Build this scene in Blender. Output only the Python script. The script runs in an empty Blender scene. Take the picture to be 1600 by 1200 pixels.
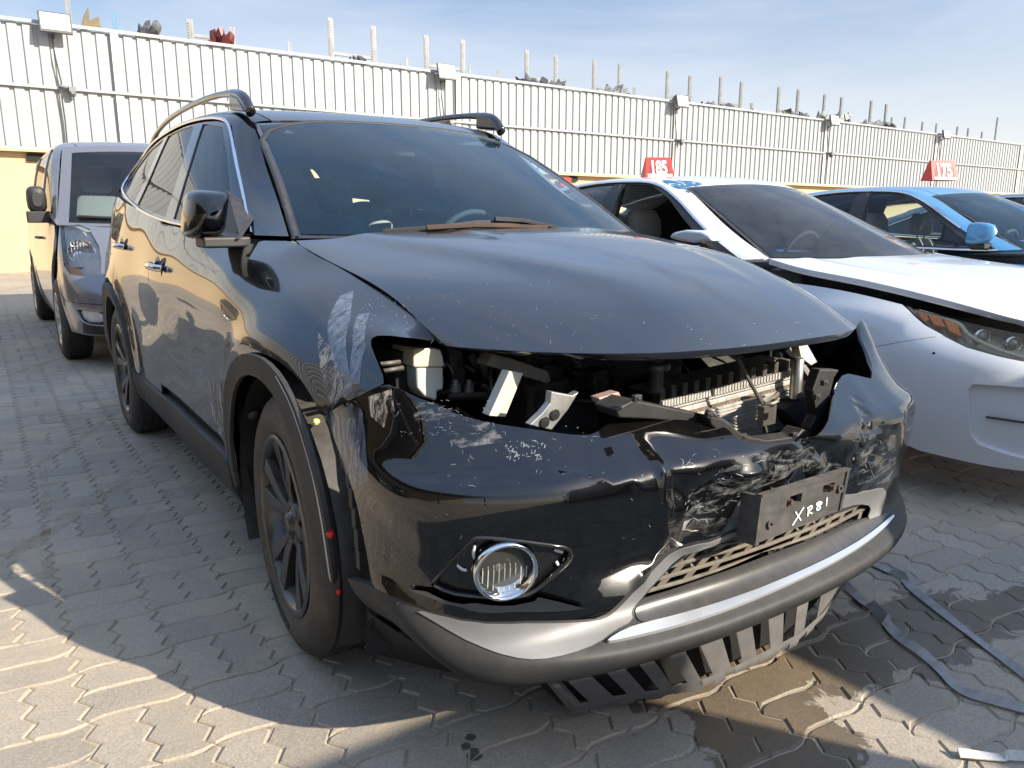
import bpy, math, random
import numpy as np
from mathutils import Vector, Matrix
from mathutils.geometry import delaunay_2d_cdt
random.seed(7); rng = np.random.default_rng(7)
sc = bpy.context.scene
COL = sc.collection
R = math.radians
# ------------------------------------------------------------------ camera, world, sun, exposure
CF, CP, YAW, PITCH, ROLL = 1196.6, np.array([-1.4956, -1.9694, 1.1747]), R(-34.54), R(12.09), R(.137)
f_ = np.array([-math.sin(YAW)*math.cos(PITCH), math.cos(YAW)*math.cos(PITCH), -math.sin(PITCH)])
r_ = np.array([math.cos(YAW), math.sin(YAW), 0.]); u_ = np.cross(r_, f_)
RR = math.cos(ROLL)*r_+math.sin(ROLL)*u_; UU = -math.sin(ROLL)*r_+math.cos(ROLL)*u_; FF = f_
RM = np.array([RR, UU, FF])
cam = bpy.data.cameras.new('camera'); camo = bpy.data.objects.new('camera', cam); COL.objects.link(camo)
M = Matrix(((RR[0], UU[0], -FF[0], CP[0]), (RR[1], UU[1], -FF[1], CP[1]), (RR[2], UU[2], -FF[2], CP[2]), (0, 0, 0, 1)))
camo.matrix_world = M
cam.sensor_width = 36; cam.lens = CF/1600*36; cam.clip_end = 500; cam.clip_start = .05
sc.camera = camo
SUN = np.array([.82, -1.6, 1.0]); SUN /= np.linalg.norm(SUN)
ELEV = math.asin(SUN[2]); AZ = math.atan2(SUN[0], SUN[1])
w = bpy.data.worlds.new('World'); sc.world = w; w.use_nodes = True
nt = w.node_tree; nt.nodes.clear()
N = nt.nodes.new; L = nt.links.new
out = N('ShaderNodeOutputWorld'); bg = N('ShaderNodeBackground'); sky = N('ShaderNodeTexSky')
sky.sky_type = 'NISHITA'; sky.sun_disc = False; sky.sun_elevation = ELEV; sky.sun_rotation = AZ
sky.air_density = 1.0; sky.dust_density = 3.0; sky.ozone_density = 1.3
tc = N('ShaderNodeTexCoord'); mp = N('ShaderNodeMapping'); mp.inputs['Scale'].default_value = (1.0, 1.0, 4.0); mp.inputs['Rotation'].default_value = (0, 0, .5)
nz = N('ShaderNodeTexNoise'); nz.inputs['Scale'].default_value = 2.0; nz.inputs['Detail'].default_value = 7; nz.inputs['Roughness'].default_value = .58; nz.inputs['Distortion'].default_value = .4
rp = N('ShaderNodeValToRGB'); rp.color_ramp.elements[0].position = .38; rp.color_ramp.elements[1].position = .82
rp.color_ramp.elements[0].color = (0, 0, 0, 1); rp.color_ramp.elements[1].color = (.55, .55, .55, 1)
# dusty air: the blue whitens towards the horizon
sz = N('ShaderNodeSeparateXYZ'); hz_ = N('ShaderNodeValToRGB'); e = hz_.color_ramp.elements; e[0].position = 0; e[0].color = (.55, .54, .52, 1); e[1].position = 1; e[1].color = (.20, .33, .60, 1)
for p_, c_ in ((.12, (.36, .38, .41, 1)), (.25, (.13, .19, .30, 1)), (.5, (.22, .35, .58, 1))): q_ = hz_.color_ramp.elements.new(p_); q_.color = c_
hm = N('ShaderNodeMixRGB'); hm.inputs[0].default_value = .72; sc10 = N('ShaderNodeVectorMath'); sc10.operation = 'SCALE'; sc10.inputs['Scale'].default_value = 8.6
mx = N('ShaderNodeMixRGB'); mx.inputs[2].default_value = (3.9, 4.0, 4.2, 1)
L(tc.outputs['Generated'], sz.inputs[0]); L(sz.outputs[2], hz_.inputs[0]); L(hz_.outputs[0], sc10.inputs[0]); L(sky.outputs[0], hm.inputs[1]); L(sc10.outputs[0], hm.inputs[2])
L(tc.outputs['Generated'], mp.inputs[0]); L(mp.outputs[0], nz.inputs[0]); L(nz.outputs[0], rp.inputs[0]); L(rp.outputs[0], mx.inputs[0])
L(hm.outputs[0], mx.inputs[1]); L(mx.outputs[0], bg.inputs[0]); L(bg.outputs[0], out.inputs[0])
bg.inputs[1].default_value = .15
sun = bpy.data.lights.new('sun', 'SUN'); sun.energy = 5.0; sun.angle = R(.53); sun.color = (1, .92, .78)
suno = bpy.data.objects.new('sun', sun); COL.objects.link(suno); suno.location = (8, -12, 12)
suno.rotation_euler = Vector(SUN).to_track_quat('Z', 'Y').to_euler()
sc.view_settings.view_transform = 'Standard'; sc.view_settings.look = 'None'; sc.view_settings.exposure = .82; sc.view_settings.gamma = 1
sc.view_settings.use_curve_mapping = False
sc.cycles.max_bounces = 8; sc.cycles.transparent_max_bounces = 16; sc.cycles.sample_clamp_indirect = 6; sc.cycles.caustics_reflective = False; sc.cycles.caustics_refractive = False

# ------------------------------------------------------------------ image helpers: from a line of sight to a real point on a plane or surface
def proj(X):
    d = (np.asarray(X, float)-CP)@RM.T
    return np.stack([800+CF*d[..., 0]/d[..., 2], 600-CF*d[..., 1]/d[..., 2], d[..., 2]], -1)
def at(u, v, ax, val):
    d = np.array([(u-800)/CF, (600-v)/CF, 1.])@RM; i = 'xyz'.index(ax)
    return CP+d*((val-CP[i])/d[i])

# ------------------------------------------------------------------ materials
MATS = {}
def mat(name, col, rough=.5, metal=0., coat=0., spec=.5, noise=None, bump=None, dust=0., dustcol=(.36, .31, .25), rnoise=0., trans=0., emit=None, coatr=.03):
    if name in MATS: return MATS[name]
    m = bpy.data.materials.new(name); m.use_nodes = True; t = m.node_tree; b = t.nodes['Principled BSDF']
    N = t.nodes.new; L = t.links.new
    b.inputs['Base Color'].default_value = (*col, 1); b.inputs['Roughness'].default_value = rough; b.inputs['Metallic'].default_value = metal
    b.inputs['Coat Weight'].default_value = coat; b.inputs['Coat Roughness'].default_value = coatr; b.inputs['Specular IOR Level'].default_value = spec
    if coat: b.inputs['Coat IOR'].default_value = 1.95 if name == 'black_paint_dusty' else 1.68 if name == 'black_paint' else 1.5
    if trans: b.inputs['Transmission Weight'].default_value = trans
    tc = N('ShaderNodeTexCoord'); last = None
    if noise:                       # (scale, amount, second colour[, detail])
        n = N('ShaderNodeTexNoise'); n.inputs['Scale'].default_value = noise[0]; n.inputs['Detail'].default_value = noise[3] if len(noise) > 3 else 6
        n.inputs['Roughness'].default_value = .65
        L(tc.outputs['Object'], n.inputs[0]); r = N('ShaderNodeValToRGB'); r.color_ramp.elements[0].position = .38; r.color_ramp.elements[1].position = .66
        r.color_ramp.elements[1].color = (noise[1],)*3+(1,); L(n.outputs[0], r.inputs[0])
        x = N('ShaderNodeMixRGB'); x.inputs[1].default_value = (*col, 1); x.inputs[2].default_value = (*noise[2], 1); L(r.outputs[0], x.inputs[0])
        last = x.outputs[0]; L(last, b.inputs['Base Color'])
        if rnoise:
            q = N('ShaderNodeMath'); q.operation = 'MULTIPLY_ADD'; q.inputs[1].default_value = rnoise; q.inputs[2].default_value = rough
            L(r.outputs[0], q.inputs[0]); L(q.outputs[0], b.inputs['Roughness'])
    if dust:                        # settled dust: a film with its own colour, thicker on faces that look up
        n1 = N('ShaderNodeTexNoise'); n1.inputs['Scale'].default_value = 3.5; n1.inputs['Detail'].default_value = 10; n1.inputs['Roughness'].default_value = .7
        n2 = N('ShaderNodeTexNoise'); n2.inputs['Scale'].default_value = 38; n2.inputs['Detail'].default_value = 4
        if name == 'black_paint_dusty': n1.inputs['Detail'].default_value = 2; n1.inputs['Scale'].default_value = 1.6; n2.inputs['Scale'].default_value = 4; n2.inputs['Detail'].default_value = 1
        L(tc.outputs['Object'], n1.inputs[0]); L(tc.outputs['Object'], n2.inputs[0])
        g = N('ShaderNodeNewGeometry'); sp = N('ShaderNodeSeparateXYZ'); L(g.outputs['Normal'], sp.inputs[0])
        up = N('ShaderNodeMath'); up.operation = 'MULTIPLY_ADD'; up.use_clamp = True; up.inputs[1].default_value = .75; up.inputs[2].default_value = .35; L(sp.outputs[2], up.inputs[0])
        mm = N('ShaderNodeMath'); mm.operation = 'MULTIPLY'; L(n1.outputs[0], mm.inputs[0]); L(n2.outputs[0], mm.inputs[1])
        m2 = N('ShaderNodeMath'); m2.operation = 'MULTIPLY'; m2.use_clamp = True; L(mm.outputs[0], m2.inputs[0]); L(up.outputs[0], m2.inputs[1])
        m3 = N('ShaderNodeMath'); m3.operation = 'MULTIPLY'; m3.use_clamp = True; m3.inputs[1].default_value = dust*4; L(m2.outputs[0], m3.inputs[0])
        x = N('ShaderNodeMixRGB'); x.inputs[1].default_value = (*col, 1); x.inputs[2].default_value = (*dustcol, 1); L(m3.outputs[0], x.inputs[0])
        if last: L(last, x.inputs[1])
        L(x.outputs[0], b.inputs['Base Color'])
        if coat:
            c = N('ShaderNodeMath'); c.operation = 'MULTIPLY_ADD'; c.inputs[1].default_value = -1.5; c.inputs[2].default_value = coat; c.use_clamp = True; L(m3.outputs[0], c.inputs[0]); L(c.outputs[0], b.inputs['Coat Weight'])
            c2 = N('ShaderNodeMath'); c2.operation = 'MULTIPLY_ADD'; c2.inputs[1].default_value = .25; c2.inputs[2].default_value = coatr; L(m3.outputs[0], c2.inputs[0]); L(c2.outputs[0], b.inputs['Coat Roughness'])
    if bump:                        # (scale, strength, distance)
        n = N('ShaderNodeTexNoise'); n.inputs['Scale'].default_value = bump[0]; n.inputs['Detail'].default_value = 5
        L(tc.outputs['Object'], n.inputs[0]); bp = N('ShaderNodeBump'); bp.inputs['Strength'].default_value = bump[1]; bp.inputs['Distance'].default_value = bump[2]
        L(n.outputs[0], bp.inputs['Height']); L(bp.outputs[0], b.inputs['Normal'])
    if emit: b.inputs['Emission Color'].default_value = (*emit[:3], 1); b.inputs['Emission Strength'].default_value = emit[3]
    MATS[name] = m; return m
def glass(name, tint, gloss=1.45, dirt=.02, dirt_sky_col=(.4, .38, .34)):
    if name in MATS: return MATS[name]
    m = bpy.data.materials.new(name); m.use_nodes = True; t = m.node_tree; t.nodes.clear(); N = t.nodes.new; L = t.links.new
    o = N('ShaderNodeOutputMaterial'); tr = N('ShaderNodeBsdfTransparent'); tr.inputs[0].default_value = (*tint, 1)
    gl = N('ShaderNodeBsdfGlossy'); gl.inputs['Roughness'].default_value = .015; fr = N('ShaderNodeFresnel'); fr.inputs[0].default_value = gloss
    mx = N('ShaderNodeMixShader'); L(fr.outputs[0], mx.inputs[0]); L(tr.outputs[0], mx.inputs[1]); L(gl.outputs[0], mx.inputs[2])
    df = N('ShaderNodeBsdfDiffuse'); df.inputs[0].default_value = (*dirt_sky_col, 1); m2 = N('ShaderNodeMixShader')
    n = N('ShaderNodeTexNoise'); n.inputs['Scale'].default_value = 9; n.inputs['Detail'].default_value = 8; tc = N('ShaderNodeTexCoord'); L(tc.outputs['Object'], n.inputs[0])
    q = N('ShaderNodeMath'); q.operation = 'MULTIPLY'; q.inputs[1].default_value = dirt*2; L(n.outputs[0], q.inputs[0]); L(q.outputs[0], m2.inputs[0])
    L(mx.outputs[0], m2.inputs[1]); L(df.outputs[0], m2.inputs[2]); L(m2.outputs[0], o.inputs[0]); MATS[name] = m; return m
def patchy(name, col, rough, scale, lo, hi, stretch=(1, 1, 1), metal=0, alpha=1., rot=0., coat=0.):
    """a film with ragged holes: scuffs, tape residue, bird lime"""
    if name in MATS: return MATS[name]
    m = bpy.data.materials.new(name); m.use_nodes = True; t = m.node_tree; b = t.nodes['Principled BSDF']; N = t.nodes.new; L = t.links.new
    b.inputs['Base Color'].default_value = (*col, 1); b.inputs['Roughness'].default_value = rough; b.inputs['Metallic'].default_value = metal; b.inputs['Coat Weight'].default_value = coat
    tc = N('ShaderNodeTexCoord'); mp = N('ShaderNodeMapping'); mp.inputs['Scale'].default_value = stretch; mp.inputs['Rotation'].default_value = (rot, rot*.5, rot); n = N('ShaderNodeTexNoise')
    n.inputs['Scale'].default_value = scale; n.inputs['Detail'].default_value = 9; n.inputs['Roughness'].default_value = .75; n.inputs['Distortion'].default_value = .7
    r = N('ShaderNodeValToRGB'); r.color_ramp.elements[0].position = lo; r.color_ramp.elements[1].position = hi; r.color_ramp.elements[1].color = (alpha,)*3+(1,)
    L(tc.outputs['Object'], mp.inputs[0]); L(mp.outputs[0], n.inputs[0]); L(n.outputs[0], r.inputs[0]); L(r.outputs[0], b.inputs['Alpha'])
    MATS[name] = m; return m

# ------------------------------------------------------------------ object helpers
def tag(o, label=None, cat=None, group=None, kind=None):
    if label: o['label'] = label
    if cat: o['category'] = cat
    if group: o['group'] = group
    if kind: o['kind'] = kind
    return o
def empty(name, loc, rz=0., **k):
    o = bpy.data.objects.new(name, None); COL.objects.link(o); o.location = loc; o.rotation_euler = (0, 0, rz); o.empty_display_size = .1
    return tag(o, **k)
def parent(o, p):
    if p is not None:
        o.parent = p
        lm = Matrix.LocRotScale(p.location, p.rotation_euler, p.scale)
        q = p.parent
        if q is not None: lm = Matrix.LocRotScale(q.location, q.rotation_euler, q.scale) @ p.matrix_parent_inverse @ lm
        o.matrix_parent_inverse = lm.inverted()
    return o
def mesh(name, V, F, m, par=None, smooth=False, nrm=None, kind=None, bevel=0.):
    me = bpy.data.meshes.new(name); me.from_pydata([tuple(map(float, v)) for v in V], [], [tuple(map(int, f)) for f in F])
    if m is not None: me.materials.append(m)
    if nrm is not None:
        me.shade_smooth(); me.normals_split_custom_set_from_vertices([tuple(map(float, n)) for n in nrm])
    elif smooth: me.shade_smooth()
    o = bpy.data.objects.new(name, me); COL.objects.link(o); parent(o, par)
    if bevel:
        bv = o.modifiers.new('bevel', 'BEVEL'); bv.width = bevel; bv.segments = 2; bv.limit_method = 'ANGLE'; bv.angle_limit = R(35)
        if smooth is False: me.shade_smooth(); bv.harden_normals = True
    if kind: o['kind'] = kind
    return o
class MB:
    """collects boxes, prisms, tubes and lathes into one mesh"""
    def __init__(s): s.V = []; s.F = []
    def add(s, V, F):
        n = len(s.V); s.V += [np.asarray(v, float) for v in V]; s.F += [tuple(i+n for i in f) for f in F]; return s
    def box(s, c, d, rot=None):
        c = np.asarray(c, float); h = np.asarray(d, float)/2
        V = [np.array([x, y, z])*h for x in (-1, 1) for y in (-1, 1) for z in (-1, 1)]
        if rot is not None:
            Rm = np.array(rot.to_3x3() if isinstance(rot, Matrix) else rot); V = [Rm@v for v in V]
        return s.add([c+v for v in V], [(0, 1, 3, 2), (4, 6, 7, 5), (0, 4, 5, 1), (2, 3, 7, 6), (0, 2, 6, 4), (1, 5, 7, 3)])
    def prism(s, P, dv):
        """polygon of 3D points swept by the vector dv"""
        P = [np.asarray(p, float) for p in P]; n = len(P); dv = np.asarray(dv, float)
        return s.add(P+[p+dv for p in P], [tuple(range(n))[::-1], tuple(range(n, 2*n))]+[(i, (i+1) % n, (i+1) % n+n, i+n) for i in range(n)])
    def tube(s, P, r, k=8, flat=None, cap=True):
        """round (or flat: (a, b) half axes) bar along a polyline"""
        P = [np.asarray(p, float) for p in P]; n = len(P); V = []
        rr = r if hasattr(r, '__len__') else [r]*n; up = np.array([0, 0, 1.])
        for i, p in enumerate(P):
            t = P[min(i+1, n-1)]-P[max(i-1, 0)]; t = t/(np.linalg.norm(t)+1e-12)
            a = np.cross(t, up)
            if np.linalg.norm(a) < .08: a = np.cross(t, [0, 1, 0])
            a /= np.linalg.norm(a); b = np.cross(a, t)
            fa, fb = flat if flat else (1, 1)
            for j in range(k):
                q = 2*math.pi*(j+.5)/k; V.append(p+rr[i]*(fa*math.cos(q)*a+fb*math.sin(q)*b))
        F = [(i*k+j, i*k+(j+1) % k, (i+1)*k+(j+1) % k, (i+1)*k+j) for i in range(n-1) for j in range(k)]
        if cap: F += [tuple(range(k))[::-1], tuple(range((n-1)*k, n*k))]
        return s.add(V, F)
    def lathe(s, prof, c, axis=(1, 0, 0), k=32, close=False):
        """profile of (along the axis, radius) turned about the axis"""
        ax = np.asarray(axis, float); ax /= np.linalg.norm(ax); c = np.asarray(c, float)
        a = np.cross(ax, [0, 0, 1.]); 
        if np.linalg.norm(a) < .1: a = np.cross(ax, [0, 1., 0])
        a /= np.linalg.norm(a); b = np.cross(ax, a); n = len(prof)
        V = [c+ax*h+r*(math.cos(2*math.pi*j/k)*a+math.sin(2*math.pi*j/k)*b) for h, r in prof for j in range(k)]
        F = [(i*k+j, i*k+(j+1) % k, (i+1)*k+(j+1) % k, (i+1)*k+j) for i in range(n-1) for j in range(k)]
        if close: F += [((n-1)*k+j, (n-1)*k+(j+1) % k, (j+1) % k, j) for j in range(k)]
        return s.add(V, F)
    def build(s, name, m, par=None, smooth=False, bevel=0., kind=None): return mesh(name, s.V, s.F, m, par, smooth, bevel=bevel, kind=kind)

# ------------------------------------------------------------------ smooth body surfaces and the panels cut from them
class Surf:
    def __init__(s, G, disp=None, flip=False, name=''):
        G = np.asarray(G, float); s.nr, s.nc = G.shape[:2]; s.disp = disp; s.flip = flip; s.G = G.copy(); s.D = G
        uu, vv = np.meshgrid(np.arange(s.nc), np.arange(s.nr))
        for _ in range(3): s.G = s.G+.8*(G-s.raw(uu.ravel().astype(float), vv.ravel().astype(float)).reshape(G.shape))
        s.tess = None
    def raw(s, u, v):
        G = s.G; E = np.concatenate([2*G[:, :1]-G[:, 1:2], G, 2*G[:, -1:]-G[:, -2:-1]], 1); E = np.concatenate([2*E[:1]-E[1:2], E, 2*E[-1:]-E[-2:-1]], 0)
        def w(t): return np.stack([(1-t)**3/6, (3*t**3-6*t**2+4)/6, (-3*t**3+3*t**2+3*t+1)/6, t**3/6], -1)
        i = np.clip(np.floor(u).astype(int), 0, s.nc-2); j = np.clip(np.floor(v).astype(int), 0, s.nr-2); a = w(u-i); b = w(v-j)
        P = np.zeros((len(u), 3))
        for m in range(4):
            for n in range(4): P += (b[:, m]*a[:, n])[:, None]*E[j+m, i+n]
        return P
    def base_n(s, u, v):
        e = .02; u0 = np.clip(u, e, s.nc-1-e); v0 = np.clip(v, e, s.nr-1-e)
        n = np.cross(s.raw(u0+e, v0)-s.raw(u0-e, v0), s.raw(u0, v0+e)-s.raw(u0, v0-e)); n /= np.linalg.norm(n, axis=1)[:, None]+1e-12
        return -n if s.flip else n
    def P(s, u, v, off=0.):
        u = np.asarray(u, float); v = np.asarray(v, float); p = s.raw(u, v)
        if s.disp is not None or np.any(off):
            n = s.base_n(u, v); d = np.zeros(len(u))+off
            if s.disp is not None: d = d+s.disp(p)
            p = p+n*d[:, None]
        return p
    def Nn(s, u, v):
        if s.disp is None: return s.base_n(u, v)
        e = .03; u0 = np.clip(u, e, s.nc-1-e); v0 = np.clip(v, e, s.nr-1-e)
        n = np.cross(s.P(u0+e, v0)-s.P(u0-e, v0), s.P(u0, v0+e)-s.P(u0, v0-e)); n /= np.linalg.norm(n, axis=1)[:, None]+1e-12
        return -n if s.flip else n
    def grid(s):
        if s.tess is None:
            a, b = 220, 150; uu, vv = np.meshgrid(np.linspace(0, s.nc-1, a), np.linspace(0, s.nr-1, b)); X = s.P(uu.ravel(), vv.ravel()).reshape(b, a, 3)
            s.tess = (uu, vv, X, proj(X), s.Nn(uu.ravel(), vv.ravel()).reshape(b, a, 3))
        return s.tess
    def inv(s, q, how='px'):
        """(u, v) of the point of the surface seen at q ('px'), or at side-view (y, z) ('yz'), top-view 'xy', front-view 'xz'"""
        uu, vv, X, S, Nm = s.grid()
        if how == 'px': A = S[..., :2]; dep = S[..., 2]; face = ((X-CP)*Nm).sum(-1)
        else:
            i = ['xyz'.index(c) for c in how]; A = X[..., i]; dep = {'yz': X[..., 0], 'xy': -X[..., 2], 'xz': X[..., 1]}[how]; face = -np.ones(dep.shape)
        q = np.asarray(q, float); best = None
        for tri in (((0, 0), (0, 1), (1, 1)), ((0, 0), (1, 1), (1, 0))):
            g = [A[t[0]:A.shape[0]-1+t[0], t[1]:A.shape[1]-1+t[1]] for t in tri]; a, b, c = g
            d = (b[..., 0]-a[..., 0])*(c[..., 1]-a[..., 1])-(c[..., 0]-a[..., 0])*(b[..., 1]-a[..., 1])
            d = np.where(abs(d) < 1e-12, 1e-12, d)
            l1 = ((q[0]-a[..., 0])*(c[..., 1]-a[..., 1])-(c[..., 0]-a[..., 0])*(q[1]-a[..., 1]))/d
            l2 = ((b[..., 0]-a[..., 0])*(q[1]-a[..., 1])-(q[0]-a[..., 0])*(b[..., 1]-a[..., 1]))/d
            ok = (l1 >= -1e-6) & (l2 >= -1e-6) & (l1+l2 <= 1+1e-6) & (face[:-1, :-1] < 0)
            for j, i in zip(*np.nonzero(ok)):
                t = tri; w0 = (1-l1[j, i]-l2[j, i], l1[j, i], l2[j, i]); U = sum(w*uu[j+r[0], i+r[1]] for w, r in zip(w0, t)); Vv = sum(w*vv[j+r[0], i+r[1]] for w, r in zip(w0, t))
                if best is None or dep[j, i] < best[0]: best = (dep[j, i], U, Vv)
        if best is None:
            d2 = ((A-q)**2).sum(-1)+np.where(face < .02, 0, 1e9 if how == 'px' else 0); j, i = np.unravel_index(np.argmin(d2), d2.shape); best = (0, uu[j, i], vv[j, i])
        return best[1], best[2]
    def poly(s, pts, how='px'):
        out = []
        for p in pts:
            if len(p) == 3: out.append((p[1], p[2]) if p[0] == 'uv' else s.inv(p[1:], p[0]))
            else: out.append(s.inv(p, how))
        return np.array(out)
def chaikin(P, n, closed=True):
    for _ in range(n):
        Q = np.roll(P, -1, 0) if closed else P[1:]; A = P if closed else P[:-1]
        R_ = np.stack([.75*A+.25*Q, .25*A+.75*Q], 1).reshape(-1, P.shape[1])
        P = R_ if closed else np.concatenate([P[:1], R_, P[-1:]])
    return P
def inside(poly, pts):
    x, y = pts[:, 0], pts[:, 1]; r = np.zeros(len(pts), bool); a = poly; b = np.roll(poly, -1, 0)
    for (x1, y1), (x2, y2) in zip(a, b):
        if y1 == y2: continue
        c = ((y1 > y) != (y2 > y)) & (x < (x2-x1)*(y-y1)/(y2-y1)+x1); r ^= c
    return r
def panel(name, S, outer, m, par=None, holes=(), how='px', step=.03, off=0., th=.014, sm=1, mirror=False, rimback=True, both=False, kind=None):
    """cut the outline (and holes) out of surface S: a curved sheet with its edges turned in by th"""
    loops = []
    for k, lp in enumerate([outer]+list(holes)):
        P = lp if isinstance(lp, np.ndarray) else S.poly(lp, how)
        P = chaikin(P, sm) if sm else P
        X = S.P(P[:, 0], P[:, 1]); out = []
        for i in range(len(P)):
            j = (i+1) % len(P); n = max(1, int(np.linalg.norm(X[j]-X[i])/step)); out += [P[i]+(P[j]-P[i])*t/n for t in range(n)]
        out = np.array(out); keep = [0]
        for i in range(1, len(out)):
            if np.abs(out[i]-out[keep[-1]]).max() > 2e-3: keep.append(i)
        loops.append(out[keep])
    allp = np.concatenate(loops); lo, hi = allp.min(0), allp.max(0)
    cu, cv = np.array([(lo[0]+hi[0])/2]), np.array([(lo[1]+hi[1])/2])
    e = .2; g = lambda u, v: S.raw(np.array([u]), np.array([v]))[0]
    us = np.linspace(lo[0], hi[0], 9); vs = np.linspace(lo[1], hi[1], 9)
    mu = np.mean([np.linalg.norm(S.raw(us[1:], np.full(8, v))-S.raw(us[:-1], np.full(8, v)), axis=1).sum() for v in vs])/max(hi[0]-lo[0], 1e-6)
    mv = np.mean([np.linalg.norm(S.raw(np.full(8, u), vs[1:])-S.raw(np.full(8, u), vs[:-1]), axis=1).sum() for u in us])/max(hi[1]-lo[1], 1e-6)
    du, dv = step/max(mu, 1e-4), step/max(mv, 1e-4); sc2 = np.array([mu, mv])
    gu, gv = np.meshgrid(np.arange(lo[0]+du/2, hi[0], du), np.arange(lo[1]+dv/2, hi[1], dv)); gp = np.stack([gu.ravel(), gv.ravel()], 1)
    ok = inside(loops[0], gp)
    for h in loops[1:]: ok &= ~inside(h, gp)
    gp = gp[ok]
    if len(gp):
        dm = np.full(len(gp), 1e9)
        for b0 in range(0, len(allp), 64): dm = np.minimum(dm, (((gp[:, None]-allp[None, b0:b0+64])*sc2)**2).sum(-1).min(1))
        gp = gp[dm > (.45*step)**2]
    pts = np.concatenate([allp, gp]); edges = []; n0 = 0
    for lp in loops: edges += [(n0+i, n0+(i+1) % len(lp)) for i in range(len(lp))]; n0 += len(lp)
    r = delaunay_2d_cdt([Vector((p*sc2).tolist()) for p in pts], edges, [], 0, 1e-7)
    vv = np.array([list(v) for v in r[0]])/sc2; T = [t for t in r[2]]
    T3 = np.array([t for t in T if len(t) == 3]); cen = vv[T3].mean(1); ok = inside(loops[0], cen)
    for h in loops[1:]: ok &= ~inside(h, cen)
    T3 = T3[ok]; used = np.unique(T3); mp = -np.ones(len(vv), int); mp[used] = np.arange(len(used)); vv = vv[used]; T3 = mp[T3]
    u = np.clip(vv[:, 0], 0, S.nc-1); v = np.clip(vv[:, 1], 0, S.nr-1)
    X = S.P(u, v, off); Nm = S.Nn(u, v)
    a, b, c = X[T3[:, 0]], X[T3[:, 1]], X[T3[:, 2]]; fn = np.cross(b-a, c-a); fl = (fn*Nm[T3[:, 0]]).sum(1) < 0; T3[fl] = T3[fl][:, ::-1]
    V = [X]; NN = [Nm]; F = [tuple(t) for t in T3]; n = len(X)
    if th > 0:
        for k, lp in enumerate(loops):
            U, W = np.clip(lp[:, 0], 0, S.nc-1), np.clip(lp[:, 1], 0, S.nr-1); A = S.P(U, W, off); An = S.Nn(U, W); Bk = A-An*th
            tg = np.roll(A, -1, 0)-np.roll(A, 1, 0); rn = np.cross(tg, An); rn /= np.linalg.norm(rn, axis=1)[:, None]+1e-9
            ctr = lp.mean(0); area = ((lp[:, 0]*np.roll(lp[:, 1], -1))-(np.roll(lp[:, 0], -1)*lp[:, 1])).sum()
            nn = len(lp); fs = [(n+i, n+(i+1) % nn, n+nn+(i+1) % nn, n+nn+i) for i in range(nn)]
            cc = S.P(np.array([ctr[0]]), np.array([ctr[1]]))[0]
            sgn = 1 if ((rn*(A-cc)).sum(1).mean() > 0) == (k == 0) else -1
            rn = rn*sgn; q = np.cross(A[1]-A[0], Bk[0]-A[0])
            if (q@rn[0]) < 0: fs = [f[::-1] for f in fs]
            V += [A, Bk]; NN += [rn*.8+An*.35, rn]; F += fs; n += 2*nn
    V = np.concatenate(V); NN = np.concatenate(NN); NN /= np.linalg.norm(NN, axis=1)[:, None]+1e-9
    res = []
    for mir in ([False, True] if both else [mirror]):
        VV, N2, F2 = V, NN, F
        if mir: c0 = S.cx if hasattr(S, 'cx') else 0.; VV = V*[-1, 1, 1]+[2*c0, 0, 0]; N2 = NN*[-1, 1, 1]; F2 = [f[::-1] for f in F]
        res.append(mesh(name, VV, F2, m, par, nrm=N2, kind=kind))
    return res if both else res[0]
def ribbon(S, pts, w, m, name, par, how='px', off=.004, th=.004, sm=2, closed=False):
    """a strip of width w laid along a line on the surface"""
    P = S.poly(pts, how); P = chaikin(P, sm, closed); X = S.P(P[:, 0], P[:, 1], off); Nm = S.Nn(P[:, 0], P[:, 1])
    if closed: tg = np.roll(X, -1, 0)-np.roll(X, 1, 0)
    else: tg = np.gradient(X, axis=0)
    sd = np.cross(Nm, tg); sd /= np.linalg.norm(sd, axis=1)[:, None]+1e-9; ww = (np.asarray(w) if np.ndim(w) else np.full(len(X), w))
    if np.ndim(w): ww = np.interp(np.linspace(0, 1, len(X)), np.linspace(0, 1, len(w)), w)
    ww = ww[:, None]/2
    ring = [X+sd*ww-Nm*th, X+sd*ww*.8+Nm*.0, X-sd*ww*.8, X-sd*ww-Nm*th]; n = len(X); V = np.concatenate(ring)
    F = [(k*n+i, k*n+(i+1) % n, (k+1)*n+(i+1) % n, (k+1)*n+i) for k in range(3) for i in range(n if closed else n-1)]
    o = mesh(name, V, F, m, par, smooth=True); return o
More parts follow.
